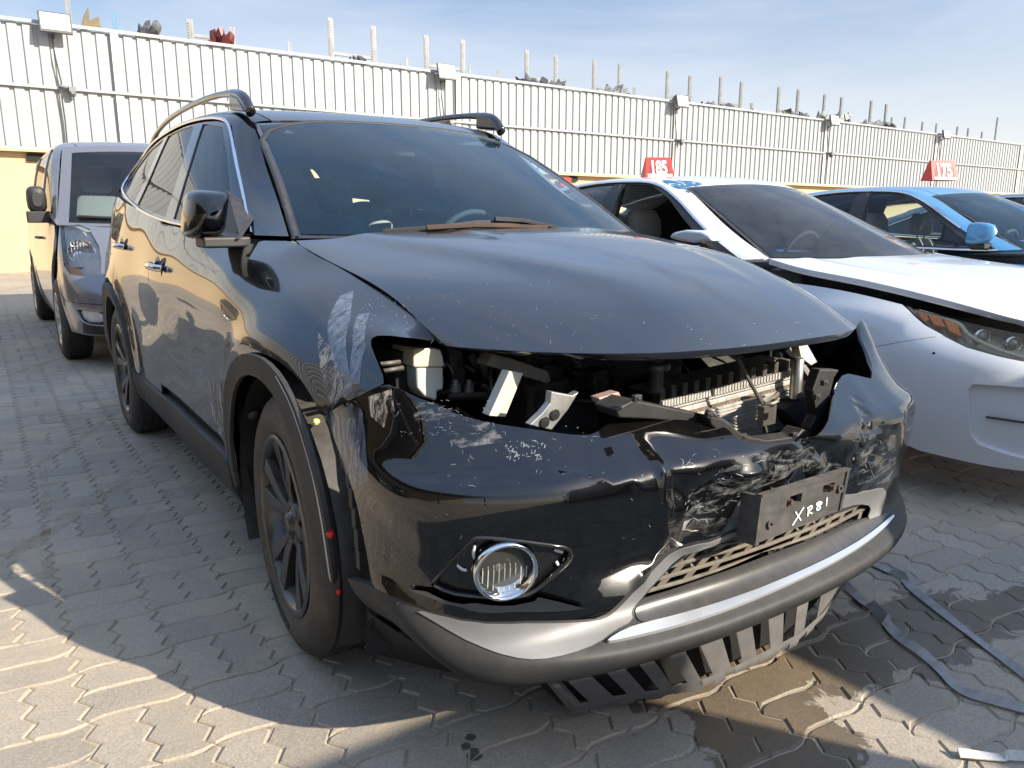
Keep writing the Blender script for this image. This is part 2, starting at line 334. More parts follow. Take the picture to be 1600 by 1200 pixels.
# ------------------------------------------------------------------ ground
def paver_mat(name, far=False):
    m = bpy.data.materials.new(name); m.use_nodes = True; t = m.node_tree; b = t.nodes['Principled BSDF']; N = t.nodes.new; L = t.links.new
    g = N('ShaderNodeNewGeometry'); pos = g.outputs['Position']
    def noise(s, d=6, r=.6, dist=0.):
        n = N('ShaderNodeTexNoise'); n.inputs['Scale'].default_value = s; n.inputs['Detail'].default_value = d; n.inputs['Roughness'].default_value = r; n.inputs['Distortion'].default_value = dist
        L(pos, n.inputs[0]); return n.outputs[0]
    def ramp(x, a, b_, c0=(0, 0, 0), c1=(1, 1, 1)):
        r = N('ShaderNodeValToRGB'); r.color_ramp.elements[0].position = a; r.color_ramp.elements[1].position = b_
        r.color_ramp.elements[0].color = (*c0, 1); r.color_ramp.elements[1].color = (*c1, 1); L(x, r.inputs[0]); return r.outputs[0]
    def mixc(f, a, c, blend='MIX'):
        x = N('ShaderNodeMixRGB'); x.blend_type = blend
        for i, q in enumerate((f, a, c)):
            if isinstance(q, (int, float)): x.inputs[i].default_value = q
            elif isinstance(q, tuple): x.inputs[i].default_value = (*q, 1)
            else: L(q, x.inputs[i])
        return x.outputs[0]
    def mth(op, *a):
        x = N('ShaderNodeMath'); x.operation = op
        for i, q in enumerate(a):
            if isinstance(q, (int, float)): x.inputs[i].default_value = q
            else: L(q, x.inputs[i])
        return x.outputs[0]
    oi = N('ShaderNodeObjectInfo'); at_ = N('ShaderNodeAttribute'); at_.attribute_name = 'tint'
    rnd = mth('FRACT', mth('ADD', oi.outputs['Random'], at_.outputs['Fac']))
    base = mixc(rnd, (.39, .335, .265), (.53, .45, .35))
    base = mixc(mth('MULTIPLY', ramp(noise(2.3), .35, .7), .5), base, (.40, .345, .275))
    base = mixc(ramp(noise(150, 3), .3, .75), mixc(.55, base, (.11, .10, .09)), base)
    if far:
        # joints drawn by the material only beyond the built pavers
        s = N('ShaderNodeSeparateXYZ'); L(pos, s.inputs[0])
        def line(o, p, w):
            return mth('LESS_THAN', mth('ABSOLUTE', mth('SUBTRACT', mth('FRACT', mth('ADD', mth('DIVIDE', o, p), 500.)), .5)), w)
        zz = mth('MULTIPLY', mth('PINGPONG', s.outputs[1], .042), .5)
        j = mth('MAXIMUM', line(mth('ADD', s.outputs[0], zz), .2286, .03), line(s.outputs[1], .125, .05))
        base = mixc(mth('MULTIPLY', j, .5), base, (.20, .16, .11))
    sand = ramp(noise(.9, 8, .68, .6), .44, .62); s2 = ramp(noise(5, 8, .7), .3, .7)
    sandf = mth('MULTIPLY', mth('MULTIPLY', sand, s2), .6)
    base = mixc(sandf, base, (.60, .46, .30))
    # wet stain under the leaking nose of the car, and oil drips: real marks on the blocks
    wet = None
    for (x, y, rx, ry, rot) in ((.50, -.92, .52, .20, -.15), (.05, -.80, .36, .22, 0.), (1.15, -1.10, .55, .12, -.2), (-.10, -1.02, .22, .20, .0)):
        mp = N('ShaderNodeMapping'); mp.vector_type = 'TEXTURE'; mp.inputs['Location'].default_value = (x, y, 0); mp.inputs['Rotation'].default_value = (0, 0, rot); mp.inputs['Scale'].default_value = (rx, ry, 1)
        L(pos, mp.inputs[0]); ln = N('ShaderNodeVectorMath'); ln.operation = 'LENGTH'; L(mp.outputs[0], ln.inputs[0])
        v = mth('SUBTRACT', 1.0, ln.outputs['Value']); wet = v if wet is None else mth('MAXIMUM', wet, v)
    wetf = ramp(mth('ADD', wet, mth('MULTIPLY', mth('SUBTRACT', noise(9, 6, .65, .8), .5), 1.7)), .06, .12)
    base = mixc(mth('MULTIPLY', wetf, .85), base, mixc(1., base, (.30, .26, .21), 'MULTIPLY'))
    drip = None
    for (x, y, r) in DRIPS:
        d = N('ShaderNodeVectorMath'); d.operation = 'DISTANCE'; d.inputs[1].default_value = (x, y, 0); L(pos, d.inputs[0])
        v = mth('SUBTRACT', r, d.outputs['Value']); drip = v if drip is None else mth('MAXIMUM', drip, v)
    df = mth('GREATER_THAN', mth('ADD', drip, mth('MULTIPLY', mth('SUBTRACT', noise(60), .5), .012)), 0.)
    base = mixc(mth('MULTIPLY', df, .8), base, (.02, .017, .014))
    scuff = ramp(noise(26, 8, .8, 1.5), .69, .72); base = mixc(mth('MULTIPLY', scuff, .6), base, (.06, .06, .06))
    L(base, b.inputs['Base Color'])
    L(mth('SUBTRACT', .9, mth('MULTIPLY', wetf, .45)), b.inputs['Roughness'])
    bp = N('ShaderNodeBump'); bp.inputs['Strength'].default_value = .5; bp.inputs['Distance'].default_value = .002; L(noise(220, 4, .7), bp.inputs['Height'])
    bp2 = N('ShaderNodeBump'); bp2.inputs['Strength'].default_value = .5; bp2.inputs['Distance'].default_value = .006; L(noise(14, 5), bp2.inputs['Height']); L(bp.outputs[0], bp2.inputs['Normal'])
    L(bp2.outputs[0], b.inputs['Normal']); return m
DRIPS = []
for (u, v, r) in ((735, 1151, .013), (742, 1180, .018), (728, 1164, .012), (741, 1173, .012), (728, 1163, .008)):
    p = at(u, v, 'z', 0.); DRIPS.append((float(p[0]), float(p[1]), r))
PAVE = paver_mat('concrete_paver'); FAR = paver_mat('far_paving', True)
SAND = mat('joint_sand', (.46, .37, .26), .95, noise=(14, 1, (.36, .29, .20)), bump=(120, .6, .003))
gnd = mesh('ground', [(-60, -60, -.02), (90, -60, -.02), (90, 80, -.02), (-60, 80, -.02)], [(0, 1, 2, 3)], SAND, kind='structure')
CX, CY = .2286, .249; X0, Y0 = -1.41, -.066
def tri(x): x = x % 1.; return 4*abs(x-.5)-1
def vz(t): return .0135*tri(t*3+.2)               # zigzag of the long joints, three teeth to a cell
def hz(t): return .0095*math.sin(2*math.pi*t)+.003*math.sin(4*math.pi*t+.5)
def paver_shape(kind):
    """outline of one of the four blocks of a parquet cell, local to the cell corner"""
    J = .0032; n = 12
    if kind < 2: x0, x1, y0, y1 = 0, 1, .5*kind, .5*kind+.5
    else: x0, x1, y0, y1 = .5*(kind-2), .5*(kind-2)+.5, 0, 1
    P = []
    def vx(x, y): return x*CX+vz(y)
    def hy(x, y): return y*CY+hz(x)
    a = 3 if kind < 2 else 6; bq = 4 if kind < 2 else 2
    ys = sorted({y0, y1, *[k/6-.2/3+e for k in range(-1, 8) for e in (0,) if y0+.02 < k/6-.2/3 < y1-.02]})
    xs = np.linspace(x0, x1, 9 if kind < 2 else 5)
    c = {}
    for x in (x0, x1):
        for y in (y0, y1): c[(x, y)] = (vx(x, y), hy(x, y))
    for x in xs[:-1]: P.append((x*CX+vz(y0), hy(x, y0)))
    for y in ys[:-1]: P.append((vx(x1, y), y*CY+hz(x1)))
    for x in xs[::-1][:-1]: P.append((x*CX+vz(y1), hy(x, y1)))
    for y in ys[::-1][:-1]: P.append((vx(x0, y), y*CY+hz(x0)))
    P = np.array(P); nx = np.roll(P, -1, 0)-np.roll(P, 1, 0); nn = np.stack([nx[:, 1], -nx[:, 0]], 1); nn /= np.linalg.norm(nn, axis=1)[:, None]
    return P-nn*J, nn
PSH = [paver_shape(k) for k in range(4)]
def paver_geo(k):
    P, nn = PSH[k]; n = len(P); c = P.mean(0)
    rings = [np.c_[P, np.full(n, -.022)], np.c_[P, np.full(n, -.004)], np.c_[P-nn*.0045, np.zeros(n)]]
    V = np.concatenate(rings); F = [(r*n+i, r*n+(i+1) % n, (r+1)*n+(i+1) % n, (r+1)*n+i) for r in range(2) for i in range(n)]+[tuple(range(2*n, 3*n))]
    return V, F
PG = [paver_geo(k) for k in range(4)]
PM = []
for k in range(4):
    me = bpy.data.meshes.new('paver'); me.from_pydata([tuple(v) for v in PG[k][0]], [], PG[k][1]); me.materials.append(PAVE)
    c = PSH[k][0].mean(0); me.transform(Matrix.Translation((-c[0], -c[1], 0))); PM.append((me, c))
pave = mesh('pavement', [(-9, -6, -.0062), (16, -6, -.0062), (16, 17.5, -.0062), (-9, 17.5, -.0062)], [(0, 1, 2, 3)], SAND, kind='structure')
# far part of the paving, a sheet with drawn joints
BX = (-4.2, 6.5); BY = (-2.4, 9.5)
FV = []; FFc = []
for (a, b, c, d) in ((-60, -60, BX[0], 80), (BX[1], -60, 90, 80), (BX[0], BY[1], BX[1], 80), (BX[0], -60, BX[1], BY[0])):
    n = len(FV); FV += [(a, b, -.001), (c, b, -.001), (c, d, -.001), (a, d, -.001)]; FFc.append((n, n+1, n+2, n+3))
mesh('pavement_far', FV, FFc, FAR, kind='structure')
cells = []
for i in range(int((BX[0]-X0)/CX)-1, int((BX[1]-X0)/CX)+1):
    for j in range(int((BY[0]-Y0)/CY)-1, int((BY[1]-Y0)/CY)+1):
        t = (i+j) % 2
        for k in ((0, 1) if t == 0 else (2, 3)):
            c = PM[k][1]; x, y = X0+i*CX+c[0], Y0+j*CY+c[1]; s = proj((x, y, 0)); vis = s[2] > .3 and -60 < s[0] < 1660 and s[1] < 1260
            hid = False
            if -.85 < x < .85 and 0 < y < 3.6: hid = True
            cells.append((s[2] if vis and not hid else 99, i, j, k, x, y))
cells.sort(key=lambda c: c[0])
SV = []; SF = []; TT = []; nb = 0
for q, (d, i, j, k, x, y) in enumerate(cells):
    dz = -.0022*random.random(); tx, ty = random.gauss(0, .010), random.gauss(0, .010)
    if q < 300:
        o = bpy.data.objects.new('paver', PM[k][0]); COL.objects.link(o); o.location = (x, y, dz); o.rotation_euler = (tx, ty, random.gauss(0, .008)); parent(o, None)
        o.parent = pave
    else:
        V, F = PG[k]; c = PM[k][1]; V = V-[c[0], c[1], 0]; V = V+np.stack([0*V[:, 0], 0*V[:, 0], V[:, 1]*tx-V[:, 0]*ty], 1)+[x, y, dz]
        SV.append(V); SF += [tuple(a+nb for a in f) for f in F]; nb += len(V); TT += [random.random()]*len(V)
me = bpy.data.meshes.new('paver_field'); SVc = np.concatenate(SV); me.from_pydata(SVc.tolist(), [], SF); me.materials.append(PAVE)
a = me.attributes.new('tint', 'FLOAT', 'POINT'); a.data.foreach_set('value', TT)
o = bpy.data.objects.new('paver_field', me); COL.objects.link(o); o.parent = pave; o['kind'] = 'stuff'
# painted streaks of reflected light on the blocks (left, beside the car)
STRKM = patchy('streak_light', (.50, .40, .28), .95, 9, .42, .60, (1, 1, 1), alpha=.75)
def gline(pts, w, name, m, z=.0035, jit=.0):
    P = np.array([at(u, v, 'z', 0.) for u, v in pts]); P = chaikin(P, 3, False); t = np.gradient(P, axis=0); t /= np.linalg.norm(t, axis=1)[:, None]+1e-9
    s = np.stack([-t[:, 1], t[:, 0], 0*t[:, 0]], 1); W = (w if np.ndim(w) == 0 else np.interp(np.linspace(0, 1, len(P)), np.linspace(0, 1, len(w)), w)[:, None])
    A = P+s*W/2+[0, 0, z]; B = P-s*W/2+[0, 0, z]; n = len(P)
    return mesh(name, np.concatenate([A, B]), [(i, i+1, n+i+1, n+i) for i in range(n-1)], m)
for pts, w in (([(0, 590), (90, 560), (180, 540)], .05), ([(60, 730), (66, 720), (120, 690), (185, 640)], .05), ([(66, 725), (73, 800), (70, 870), (85, 940)], .035),
               ([(180, 840), (250, 780), (330, 735)], .022), ([(10, 870), (90, 820), (170, 760), (260, 715), (310, 690)], .08), ([(0, 455), (90, 440), (150, 436)], .2)):
    tag(gline(pts, w, 'light_streak', STRKM, .0008), kind='stuff')

# ------------------------------------------------------------------ perimeter wall
WY = 18.5
YEL = mat('painted_plaster', (.52, .40, .25), .85, noise=(1.5, .5, (.47, .355, .22)), bump=(30, .25, .01))
WHT = mat('white_sheet_metal', (.36, .375, .38), .42, spec=.5, noise=(.8, .6, (.33, .35, .35)), dust=.02)
GALV = mat('galvanised_steel', (.22, .225, .23), .5, metal=.3, noise=(6, .8, (.15, .15, .155)))
DKST = mat('dark_steel', (.06, .065, .07), .5, noise=(10, .6, (.1, .09, .08)))
wall = empty('perimeter_wall', (10, WY, 0), label='long boundary wall with beige plastered base and white ribbed metal sheets above', cat='wall')
m = MB()
m.box((27, WY+.15, 1.3), (70, .30, 2.6)); m.build('base', YEL, wall)
m = MB(); m.box((27, WY-.02, 2.63), (70, .4, .05)); m.build('coping', YEL, wall)
def sheet_geo(h, wd, t=.0):
    V = []; F = []; prof = []; x = 0; p = wd/4
    for k in range(4): prof += [(x, .0), (x+p-.10, .0), (x+p-.088, .045), (x+p-.02, .045)]; x += p
    prof.append((wd, 0.)); n = len(prof)
    V = [(a, b, 0) for a, b in prof]+[(a, b, h) for a, b in prof]; F = [(i, i+1, n+i+1, n+i) for i in range(n-1)]
    return V, F
SH = []
for h in (1.33, 1.27):
    V, F = sheet_geo(h, 1.12); me = bpy.data.meshes.new('metal_sheet'); me.from_pydata(V, [], F); me.materials.append(WHT); SH.append(me)
for k in range(62):
    for r in (0, 1):
        o = bpy.data.objects.new('metal_sheet', SH[r]); COL.objects.link(o); o.location = (-8+k*1.12, WY-.05-.004*(k % 2)+random.gauss(0, .002), 2.66+r*1.34); parent_ = wall; o.parent = wall; o.matrix_parent_inverse = Matrix.Translation((-10, -WY, 0))
for z, hh in ((5.31, .07), (3.99, .055), (2.69, .05)):
    m = MB(); m.box((27, WY-.10, z), (70, .05, hh)); m.build('rail', WHT, wall)
for k in range(8):
    x = 1.6+k*9.0; m = MB(); m.box((x, WY-.105, 4.65), (.16, .02, 1.25)); m.box((x, WY-.105, 3.33), (.16, .02, 1.2)); m.build('joint_strip', mat('cream_strip', (.62, .59, .54), .6), wall)
for u, wd in ((52, .34), (1005, .7), (1385, .5), (893, .3)):
    p = at(u, 245 if u < 100 else 285, 'y', WY); m = MB(); m.box((p[0]+.05, WY-.03, 2.50), (wd, .1, .16)); m.build('vent_opening', mat('deep_black', (.008, .008, .008), .8), wall)
# a wall along the left, seen only in the car's paint
m = MB(); m.box((-8.2, 6, 1.3), (.3, 25, 2.6)); side = m.build('side_wall', YEL, None, kind='structure')
V, F = sheet_geo(2.65, 25); 
prof = []; 
for k in range(88): y = 18.4-k*.28; prof += [(0, y), (0, y-.2), (.035, y-.215), (.035, y-.265)]
n = len(prof); mesh('side_wall_metal', [(-8.03+a, b, 2.65) for a, b in prof]+[(-8.03+a, b, 5.3) for a, b in prof], [(i, i+1, n+i+1, n+i) for i in range(n-1)], WHT, kind='structure')
RTL = mat('maroon_sheet', (.16, .035, .025), .6)
V = []; F = []
for k in range(40):
    y = -7+k*.25; n = len(V); V += [(-8.6, y, 4.2), (-4.9, y, 3.1), (-4.9, y+.125, 3.16), (-8.6, y+.125, 4.26), (-4.9, y+.25, 3.1), (-8.6, y+.25, 4.2)]; F += [(n, n+1, n+2, n+3), (n+3, n+2, n+4, n+5)]
mesh('canopy_roof', V, F, RTL, kind='structure')
m = MB(); m.box((-6.7, -2, 3.0), (3.4, 9.6, .05)); [m.box((-4.95, y, 1.5), (.1, .1, 3.0)) for y in (-6.5, -2, 2.6)]; m.build('canopy_frame', DKST, None, kind='structure')

# floodlights with their cables
def floodlight(k, x):
    t = empty('floodlight', (x, WY, 5.1), label=FLB[k], cat='floodlight', group='floodlights along the top of the wall')
    rot = Matrix.Rotation(R(-14), 3, 'X'); c = np.array([x+.02, WY-.36, 5.28]); sx = .62 if k == 0 else .58; sz = .44
    m = MB(); m.box(c, (sx, .06, sz), rot); m.build('housing', DKST, t, bevel=.01)
    m = MB(); m.box(c+np.array(rot@Vector((0, -.034, .01))), (sx-.07, .012, sz-.09), rot); m.build('lens', mat('flood_lens', (.86, .88, .88), .2, coat=1), t)
    m = MB(); [m.box(c+np.array(rot@Vector((-.22+.055*i, .05, 0))), (.012, .05, sz-.06), rot) for i in range(9)]; m.build('cooling_fins', DKST, t)
    m = MB(); m.tube([(x-.02, WY-.1, 5.02), (x-.02, WY-.28, 5.06), (x-.02, WY-.33, 5.2)], .022); m.build('bracket', DKST, t)
    m = MB(); m.tube([(x-.05, WY-.12, 5.1), (x-.03, WY-.14, 4.6), (x+.03, WY-.15, 4.1), (x+.0, WY-.15, 3.98), (x+.02, WY-.13, 3.3), (x+.01, WY-.12, 2.7)], .018, 6); m.build('cable', DKST, t)
    m = MB(); m.box((x+.22, WY-.2, 3.97), (.14, .18, .1)); m.tube([(x-.02, WY-.18, 4.03), (x+.15, WY-.2, 4.0)], .03); m.tube([(x+.22, WY-.3, 3.9), (x+.22, WY-.2, 3.84), (x+.26, WY-.12, 3.88)], .045); m.build('junction_box', GALV, t)
FLB = ['large floodlight at the far left end of the white metal wall', 'floodlight on the white wall above the roof of the black car', 'floodlight on the wall above the red 185 sign',
       'floodlight on the wall above the rear of the blue car', 'small far floodlight on the wall right above the red 175 sign']
for k, x in enumerate((.42, 10.05, 19.6, 28.7, 37.9)): floodlight(k, x)
# pallet racking behind the wall with scrap body panels on it
def rack(x0, x1, z0, z1, lab, y=20.0, beam=True, diag=True):
    t = empty('storage_rack', ((x0+x1)/2, y, 0), label=lab, cat='storage rack', group='steel racks rising behind the wall')
    for x, z in ((x0, z0), (x1, z1)):
        m = MB(); m.box((x, y, z/2), (.05, .09, z)); m.box((x-.05, y-.035, z/2), (.06, .02, z)); m.box((x+.05, y-.035, z/2), (.06, .02, z)); m.build('upright', GALV, t)
        m = MB(); [m.box((x-.055, y-.042, 5.4+.07*i), (.02, .012, .035)) for i in range(int((z-5.4)/.07))]; m.build('slot_row', mat('deep_black', (.008,)*3, .8), t, kind='stuff')
    if beam:
        m = MB(); m.box(((x0+x1)/2, y, 5.78), (x1-x0, .06, .085)); m.build('beam', GALV, t)
    if diag: m = MB(); m.tube([(x0, y+.02, 5.8), (x0+(x1-x0)*.75, y+.05, 5.1)], .032, 6); m.build('brace', GALV, t)
rk = [(7.39, 8.69, 6.7, 6.66, 'first tall rack frame left of centre, above the dark car roof'), (10.42, 11.71, 6.63, 6.66, 'rack frame right behind the floodlight above the black car'),
      (14.16, 15.38, 6.65, 6.63, 'rack frame with a heap of dark scrap behind the wall middle'), (17.08, 18.28, 6.66, 6.66, 'rack frame left of the floodlight over the red 185 sign'),
      (20.7, 21.92, 6.67, 6.64, 'rack frame directly behind the third floodlight from the left'), (23.67, 24.92, 6.76, 6.69, 'rack frame whose left post is tallest and blackened at the tip'),
      (27.35, 28.67, 6.72, 6.74, 'rack frame left of the fourth floodlight from the left'), (30.6, 31.9, 6.7, 6.7, 'rack frame just right of the fourth floodlight from the left'), (34.3, 35.6, 6.75, 6.7, 'last full rack frame before the far right posts')]
for q, (a, b, c, d, l) in enumerate(rk): rack(a, b, c, d, l)
rack(3.62, 4.66, 6.15, 6.1, 'low rack frame with a maroon panel, above the left part of the wall', diag=False)
BLU = mat('blue_post', (.08, .2, .32), .5)
posts = [(.95, 6.5, 'post behind the top of the large left floodlight'), (1.93, 6.1, 'blue slotted post near the left end of the wall top'), (6.29, 6.0, 'lone short post between the maroon scrap and the first tall rack'), (8.86, 6.0, 'short post just right of the first tall rack'),
         (9.93, 5.98, 'short post left of the second tall rack'), (12.17, 6.0, 'short post right of the floodlight above the black car'), (13.24, 5.98, 'second short post right of the floodlight above the black car'), (16.0, 6.0, 'short post right of the dark scrap heap rack'),
         (19.3, 6.0, 'short post close left of the third floodlight rack'), (26.0, 6.0, 'short post midway between third and fourth floodlight'), (33.1, 6.0, 'short post right of the fourth floodlight racks'), (36.7, 6.2, 'short post left of the last floodlight'), (37.9, 6.3, 'post standing right behind the last floodlight'),
         (39.6, 6.2, 'first post right of the last floodlight'), (41.0, 6.2, 'second post right of the last floodlight'), (43.2, 6.2, 'third post right of the last floodlight'), (44.4, 6.2, 'fourth post right of the last floodlight'), (46.0, 6.1, 'short post near the right edge of the picture'), (47.6, 7.0, 'tall post at the right edge of the picture')]
for x, z, l in posts:
    t = empty('rack_post', (x, 20.3, 0), label=l, cat='post', group='single rack posts rising behind the wall'); mm_ = BLU if 1.5 < x < 2.5 else GALV
    m = MB(); m.box((x, 20.3, z/2), (.025, .06, z)); m.box((x-.03, 20.27, z/2), (.05, .015, z)); m.box((x+.04, 20.27, z/2), (.03, .015, z)); m.build('upright', mm_, t)
def scrap(x, z0, wd, ht, m, lab, seed, y=19.6):
    q = np.random.default_rng(seed); n = 9; a = MB()
    for s in range(3):
        k = 10; th = np.linspace(0, 2*math.pi, k, endpoint=False); rr = q.uniform(.35, 1., k)
        P = [np.array([x+(s-1)*wd*.28+wd*.38*rr[i]*math.cos(th[i]), y-.1*s+q.normal(0, .08), z0+ht*.45+ht*.6*rr[i]*math.sin(th[i])*(1.2 if math.sin(th[i]) > 0 else .8)]) for i in range(k)]
        c = sum(P)/k+np.array([0, -.12, .02]); V = P+[c]+[p+np.array([0, .05, -.01]) for p in P]
        a.add(V, [(i, (i+1) % k, k) for i in range(k)]+[(i, (i+1) % k, (i+1) % k+k+1, i+k+1) for i in range(k)]+[tuple(range(k+1, 2*k+1))])
    return tag(a.build('scrap_metal', m, None), lab, 'scrap part', 'scrap body parts heaped behind the wall')
SCD = mat('scrap_dark', (.05, .052, .055), .4, coat=.3, noise=(8, .8, (.16, .15, .13))); SCL = mat('scrap_grey', (.26, .27, .27), .45, noise=(7, .8, (.1, .1, .1))); SCM = mat('scrap_maroon', (.13, .025, .02), .45); SCB = mat('scrap_brown', (.18, .13, .06), .6, noise=(8, .8, (.1, .07, .04)))
for x, w_, h_, m_, l in ((2.55, .5, .42, SCD, 'dark crumpled scrap parts on the wall top right of the blue post'), (4.25, .5, .40, SCM, 'maroon scrap panel on the low left rack'), (7.9, .4, .25, SCD, 'small dark scrap in the first tall rack'), (9.2, .3, .2, SCL, 'pale scrap piece right of the first tall rack'),
                      (10.2, .25, .2, SCD, 'scrap piece left of the second tall rack'), (13.9, .6, .34, SCD, 'dark scrap left in the heap rack'), (14.9, .7, .36, SCD, 'dark scrap right in the heap rack'), (16.6, .5, .2, SCL, 'low grey scrap left of the fourth tall rack'), (17.8, .9, .38, SCL, 'grey bumper scrap inside the fourth tall rack'),
                      (21.0, .8, .32, SCL, 'grey scrap left of the third floodlight'), (22.4, .6, .28, SCD, 'dark scrap right of the third floodlight'), (23.4, .9, .26, SCD, 'dark scrap at the foot of the blackened post rack'), (25.1, .7, .22, SCD, 'low dark scrap right of the blackened post rack'), (28.0, 1.3, .34, SCD, 'dark scrap heap left of the fourth floodlight'),
                      (29.9, .6, .4, SCL, 'grey leaning scrap left of the fourth floodlight rack'), (31.3, .8, .45, SCL, 'upright grey scrap behind the fourth floodlight'), (33.6, 1.2, .32, SCD, 'dark scrap between the last rack frames'), (35.0, 1.4, .4, SCD, 'dark scrap inside the last rack frame')):
    scrap(x, 5.30, w_*1.15, h_*1.45, m_, l, int(x*10))
# torn fender on the wall top at the left
P = [at(u, v, 'y', 19.2) for u, v in ((126, 46), (130, 26), (138, 10), (140, 32), (143, 30), (154, 25), (156, 36), (159, 44))]
m = MB(); m.prism([p for p in P], (0, .06, -.02)); tag(m.build('scrap_fender', SCB, None, bevel=.01), 'torn brown car fender sticking up beside the large left floodlight', 'scrap part')


# ------------------------------------------------------------------ the damaged black car
BLK = mat('black_paint', (.001, .0011, .0015), .3, coat=1., spec=.05, coatr=.012, dust=.014, dustcol=(.22, .20, .17))
BLKH = mat('black_paint_dusty', (.005, .0055, .0075), .3, coat=1., coatr=.035, spec=.3, dust=.11, dustcol=(.17, .18, .20))
GBLK = mat('gloss_black', (.006, .006, .007), .12, coat=.6, dust=.06)
CLAD = mat('grey_cladding', (.022, .023, .025), .5, spec=.3, noise=(5, .7, (.042, .040, .038)), dust=.06, dustcol=(.33, .29, .23), rnoise=.15)
SILV = mat('silver_cladding', (.19, .19, .195), .5, metal=.25, noise=(7, .6, (.15, .147, .14)), dust=.12, rnoise=.1)
SHELF = mat('lip_shelf', (.05, .05, .052), .30, metal=.3, noise=(9, .5, (.075, .072, .07)), dust=.12)
STRIP = mat('bright_strip', (.78, .78, .77), .3, metal=.75)
CHR = mat('chrome', (.75, .76, .78), .07, metal=1., dust=.05)
PLB = mat('black_plastic', (.014, .014, .015), .5, dust=.08, bump=(200, .2, .001))
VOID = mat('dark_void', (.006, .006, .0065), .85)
RUB = mat('tyre_rubber', (.022, .021, .02), .72, noise=(12, .8, (.05, .043, .035)), bump=(90, .3, .002), dust=.25)
RIM = mat('black_alloy', (.012, .012, .013), .28, coat=.35, dust=.18)
GRY = mat('interior_grey', (.42, .43, .40), .8); DGRY = mat('interior_dark', (.05, .052, .055), .75)
WS = glass('windscreen_glass', (.76, .93, .98), 1.5, .035, (.09, .26, .42)); SG = glass('side_glass', (.16, .19, .20), 1.7, .01)  # windscreen film is coloured blue to stand in for reflected sky
WHP = mat('white_reservoir_plastic', (.58, .60, .55), .4, noise=(6, .8, (.48, .47, .38))); CREAM = mat('cream_cap_plastic', (.60, .55, .40), .5)
BARE = mat('bare_metal', (.5, .5, .48), .35, metal=.9, noise=(20, .8, (.25, .24, .22))); ALU = mat('aluminium_fins', (.62, .60, .56), .5, metal=.35, noise=(40, .9, (.40, .37, .33)))
xt = empty('damaged_suv', (0, 1.37, 0), label='black SUV with smashed nose, missing headlights and grille, parked in the foreground', cat='car')
def rows(tab, ts):
    """tab: rows of (key, a, b); sampled at the stations ts"""
    G = []
    for r in tab:
        r = np.array(r, float); o = np.argsort(r[:, 0]); r = r[o]; G.append([[np.interp(t, r[:, 0], r[:, 1]), t, np.interp(t, r[:, 0], r[:, 2])] for t in ts])
    return np.array(G)
SIDE_T = [  # (y, x, z) of each level line, car's right flank
 [(3.75, -.76, .30), (3.2, -.84, .27), (2.7, -.86, .26), (.4, -.865, .25), (-.2, -.865, .26), (-.7, -.84, .28)],
 [(3.75, -.80, .42), (3.2, -.875, .38), (2.7, -.895, .36), (.4, -.893, .35), (-.2, -.895, .36), (-.7, -.865, .38)],
 [(3.75, -.82, .55), (3.2, -.895, .52), (2.7, -.915, .52), (1.9, -.900, .50), (1.0, -.897, .50), (.4, -.905, .50), (0, -.915, .50), (-.4, -.905, .50), (-.7, -.875, .50)],
 [(3.75, -.82, .70), (3.2, -.90, .68), (2.7, -.922, .68), (1.9, -.903, .66), (1.0, -.900, .66), (.4, -.912, .66), (0, -.928, .66), (-.4, -.905, .65), (-.7, -.87, .64)],
 [(3.75, -.81, .85), (3.2, -.895, .84), (2.7, -.925, .86), (1.9, -.905, .80), (1.0, -.903, .80), (.4, -.918, .80), (0, -.932, .82), (-.4, -.885, .78), (-.7, -.84, .76)],
 [(3.75, -.79, .97), (3.2, -.875, .97), (2.7, -.905, .98), (1.9, -.913, .93), (1.0, -.913, .92), (.4, -.915, .92), (0, -.905, .92), (-.3, -.872, .865), (-.7, -.79, .82)],
 [(3.75, -.76, 1.07), (3.2, -.845, 1.08), (2.7, -.875, 1.09), (1.9, -.893, 1.04), (1.0, -.895, 1.02), (.4, -.88, 1.01), (0, -.855, .985), (-.3, -.825, .92), (-.7, -.74, .86)],
 [(3.75, -.73, 1.17), (3.2, -.82, 1.20), (2.7, -.85, 1.18), (1.9, -.868, 1.12), (1.0, -.868, 1.085), (.6, -.84, 1.075), (.3, -.80, 1.065), (0, -.775, 1.022), (-.3, -.745, .945), (-.7, -.70, .87)],
 [(3.75, -.70, 1.27), (3.2, -.78, 1.31), (2.7, -.82, 1.265), (2.2, -.832, 1.225), (1.7, -.842, 1.175), (1.1, -.842, 1.145), (.75, -.83, 1.125), (.5, -.74, 1.118), (.25, -.715, 1.10), (0, -.685, 1.042), (-.3, -.655, .963), (-.45, -.64, .885), (-.7, -.63, .80)]]
ST = [3.75, 3.5, 3.2, 2.9, 2.6, 2.3, 2.0, 1.7, 1.4, 1.1, .85, .62, .42, .25, .1, -.05, -.2, -.35, -.5, -.7]
def side_disp(p):
    x, y, z = p.T; d = .0035*np.sin(y*5.3+1.)*np.sin(z*9+.4)*np.exp(-((y-1.3)/1.1)**2)
    d += -.010*np.exp(-((y-1.05)/.35)**2-((z-.66)/.16)**2)          # shallow dent low in the front door
    d += .0022*np.sin(y*6.1+z*5)+.0010*np.sin(y*9.7-z*8)
    r = np.hypot(y-0., z-.36); d += .016*np.exp(-((r-.50)/.055)**2)*(z > .3)*(y < .5)   # raised wheel-arch shoulders
    r = np.hypot(y-2.705, z-.36); d += .016*np.exp(-((r-.50)/.055)**2)*(z > .3)
    return d
SIDE = Surf(rows(SIDE_T, ST), side_disp, flip=True); SIDE.cx = 0.
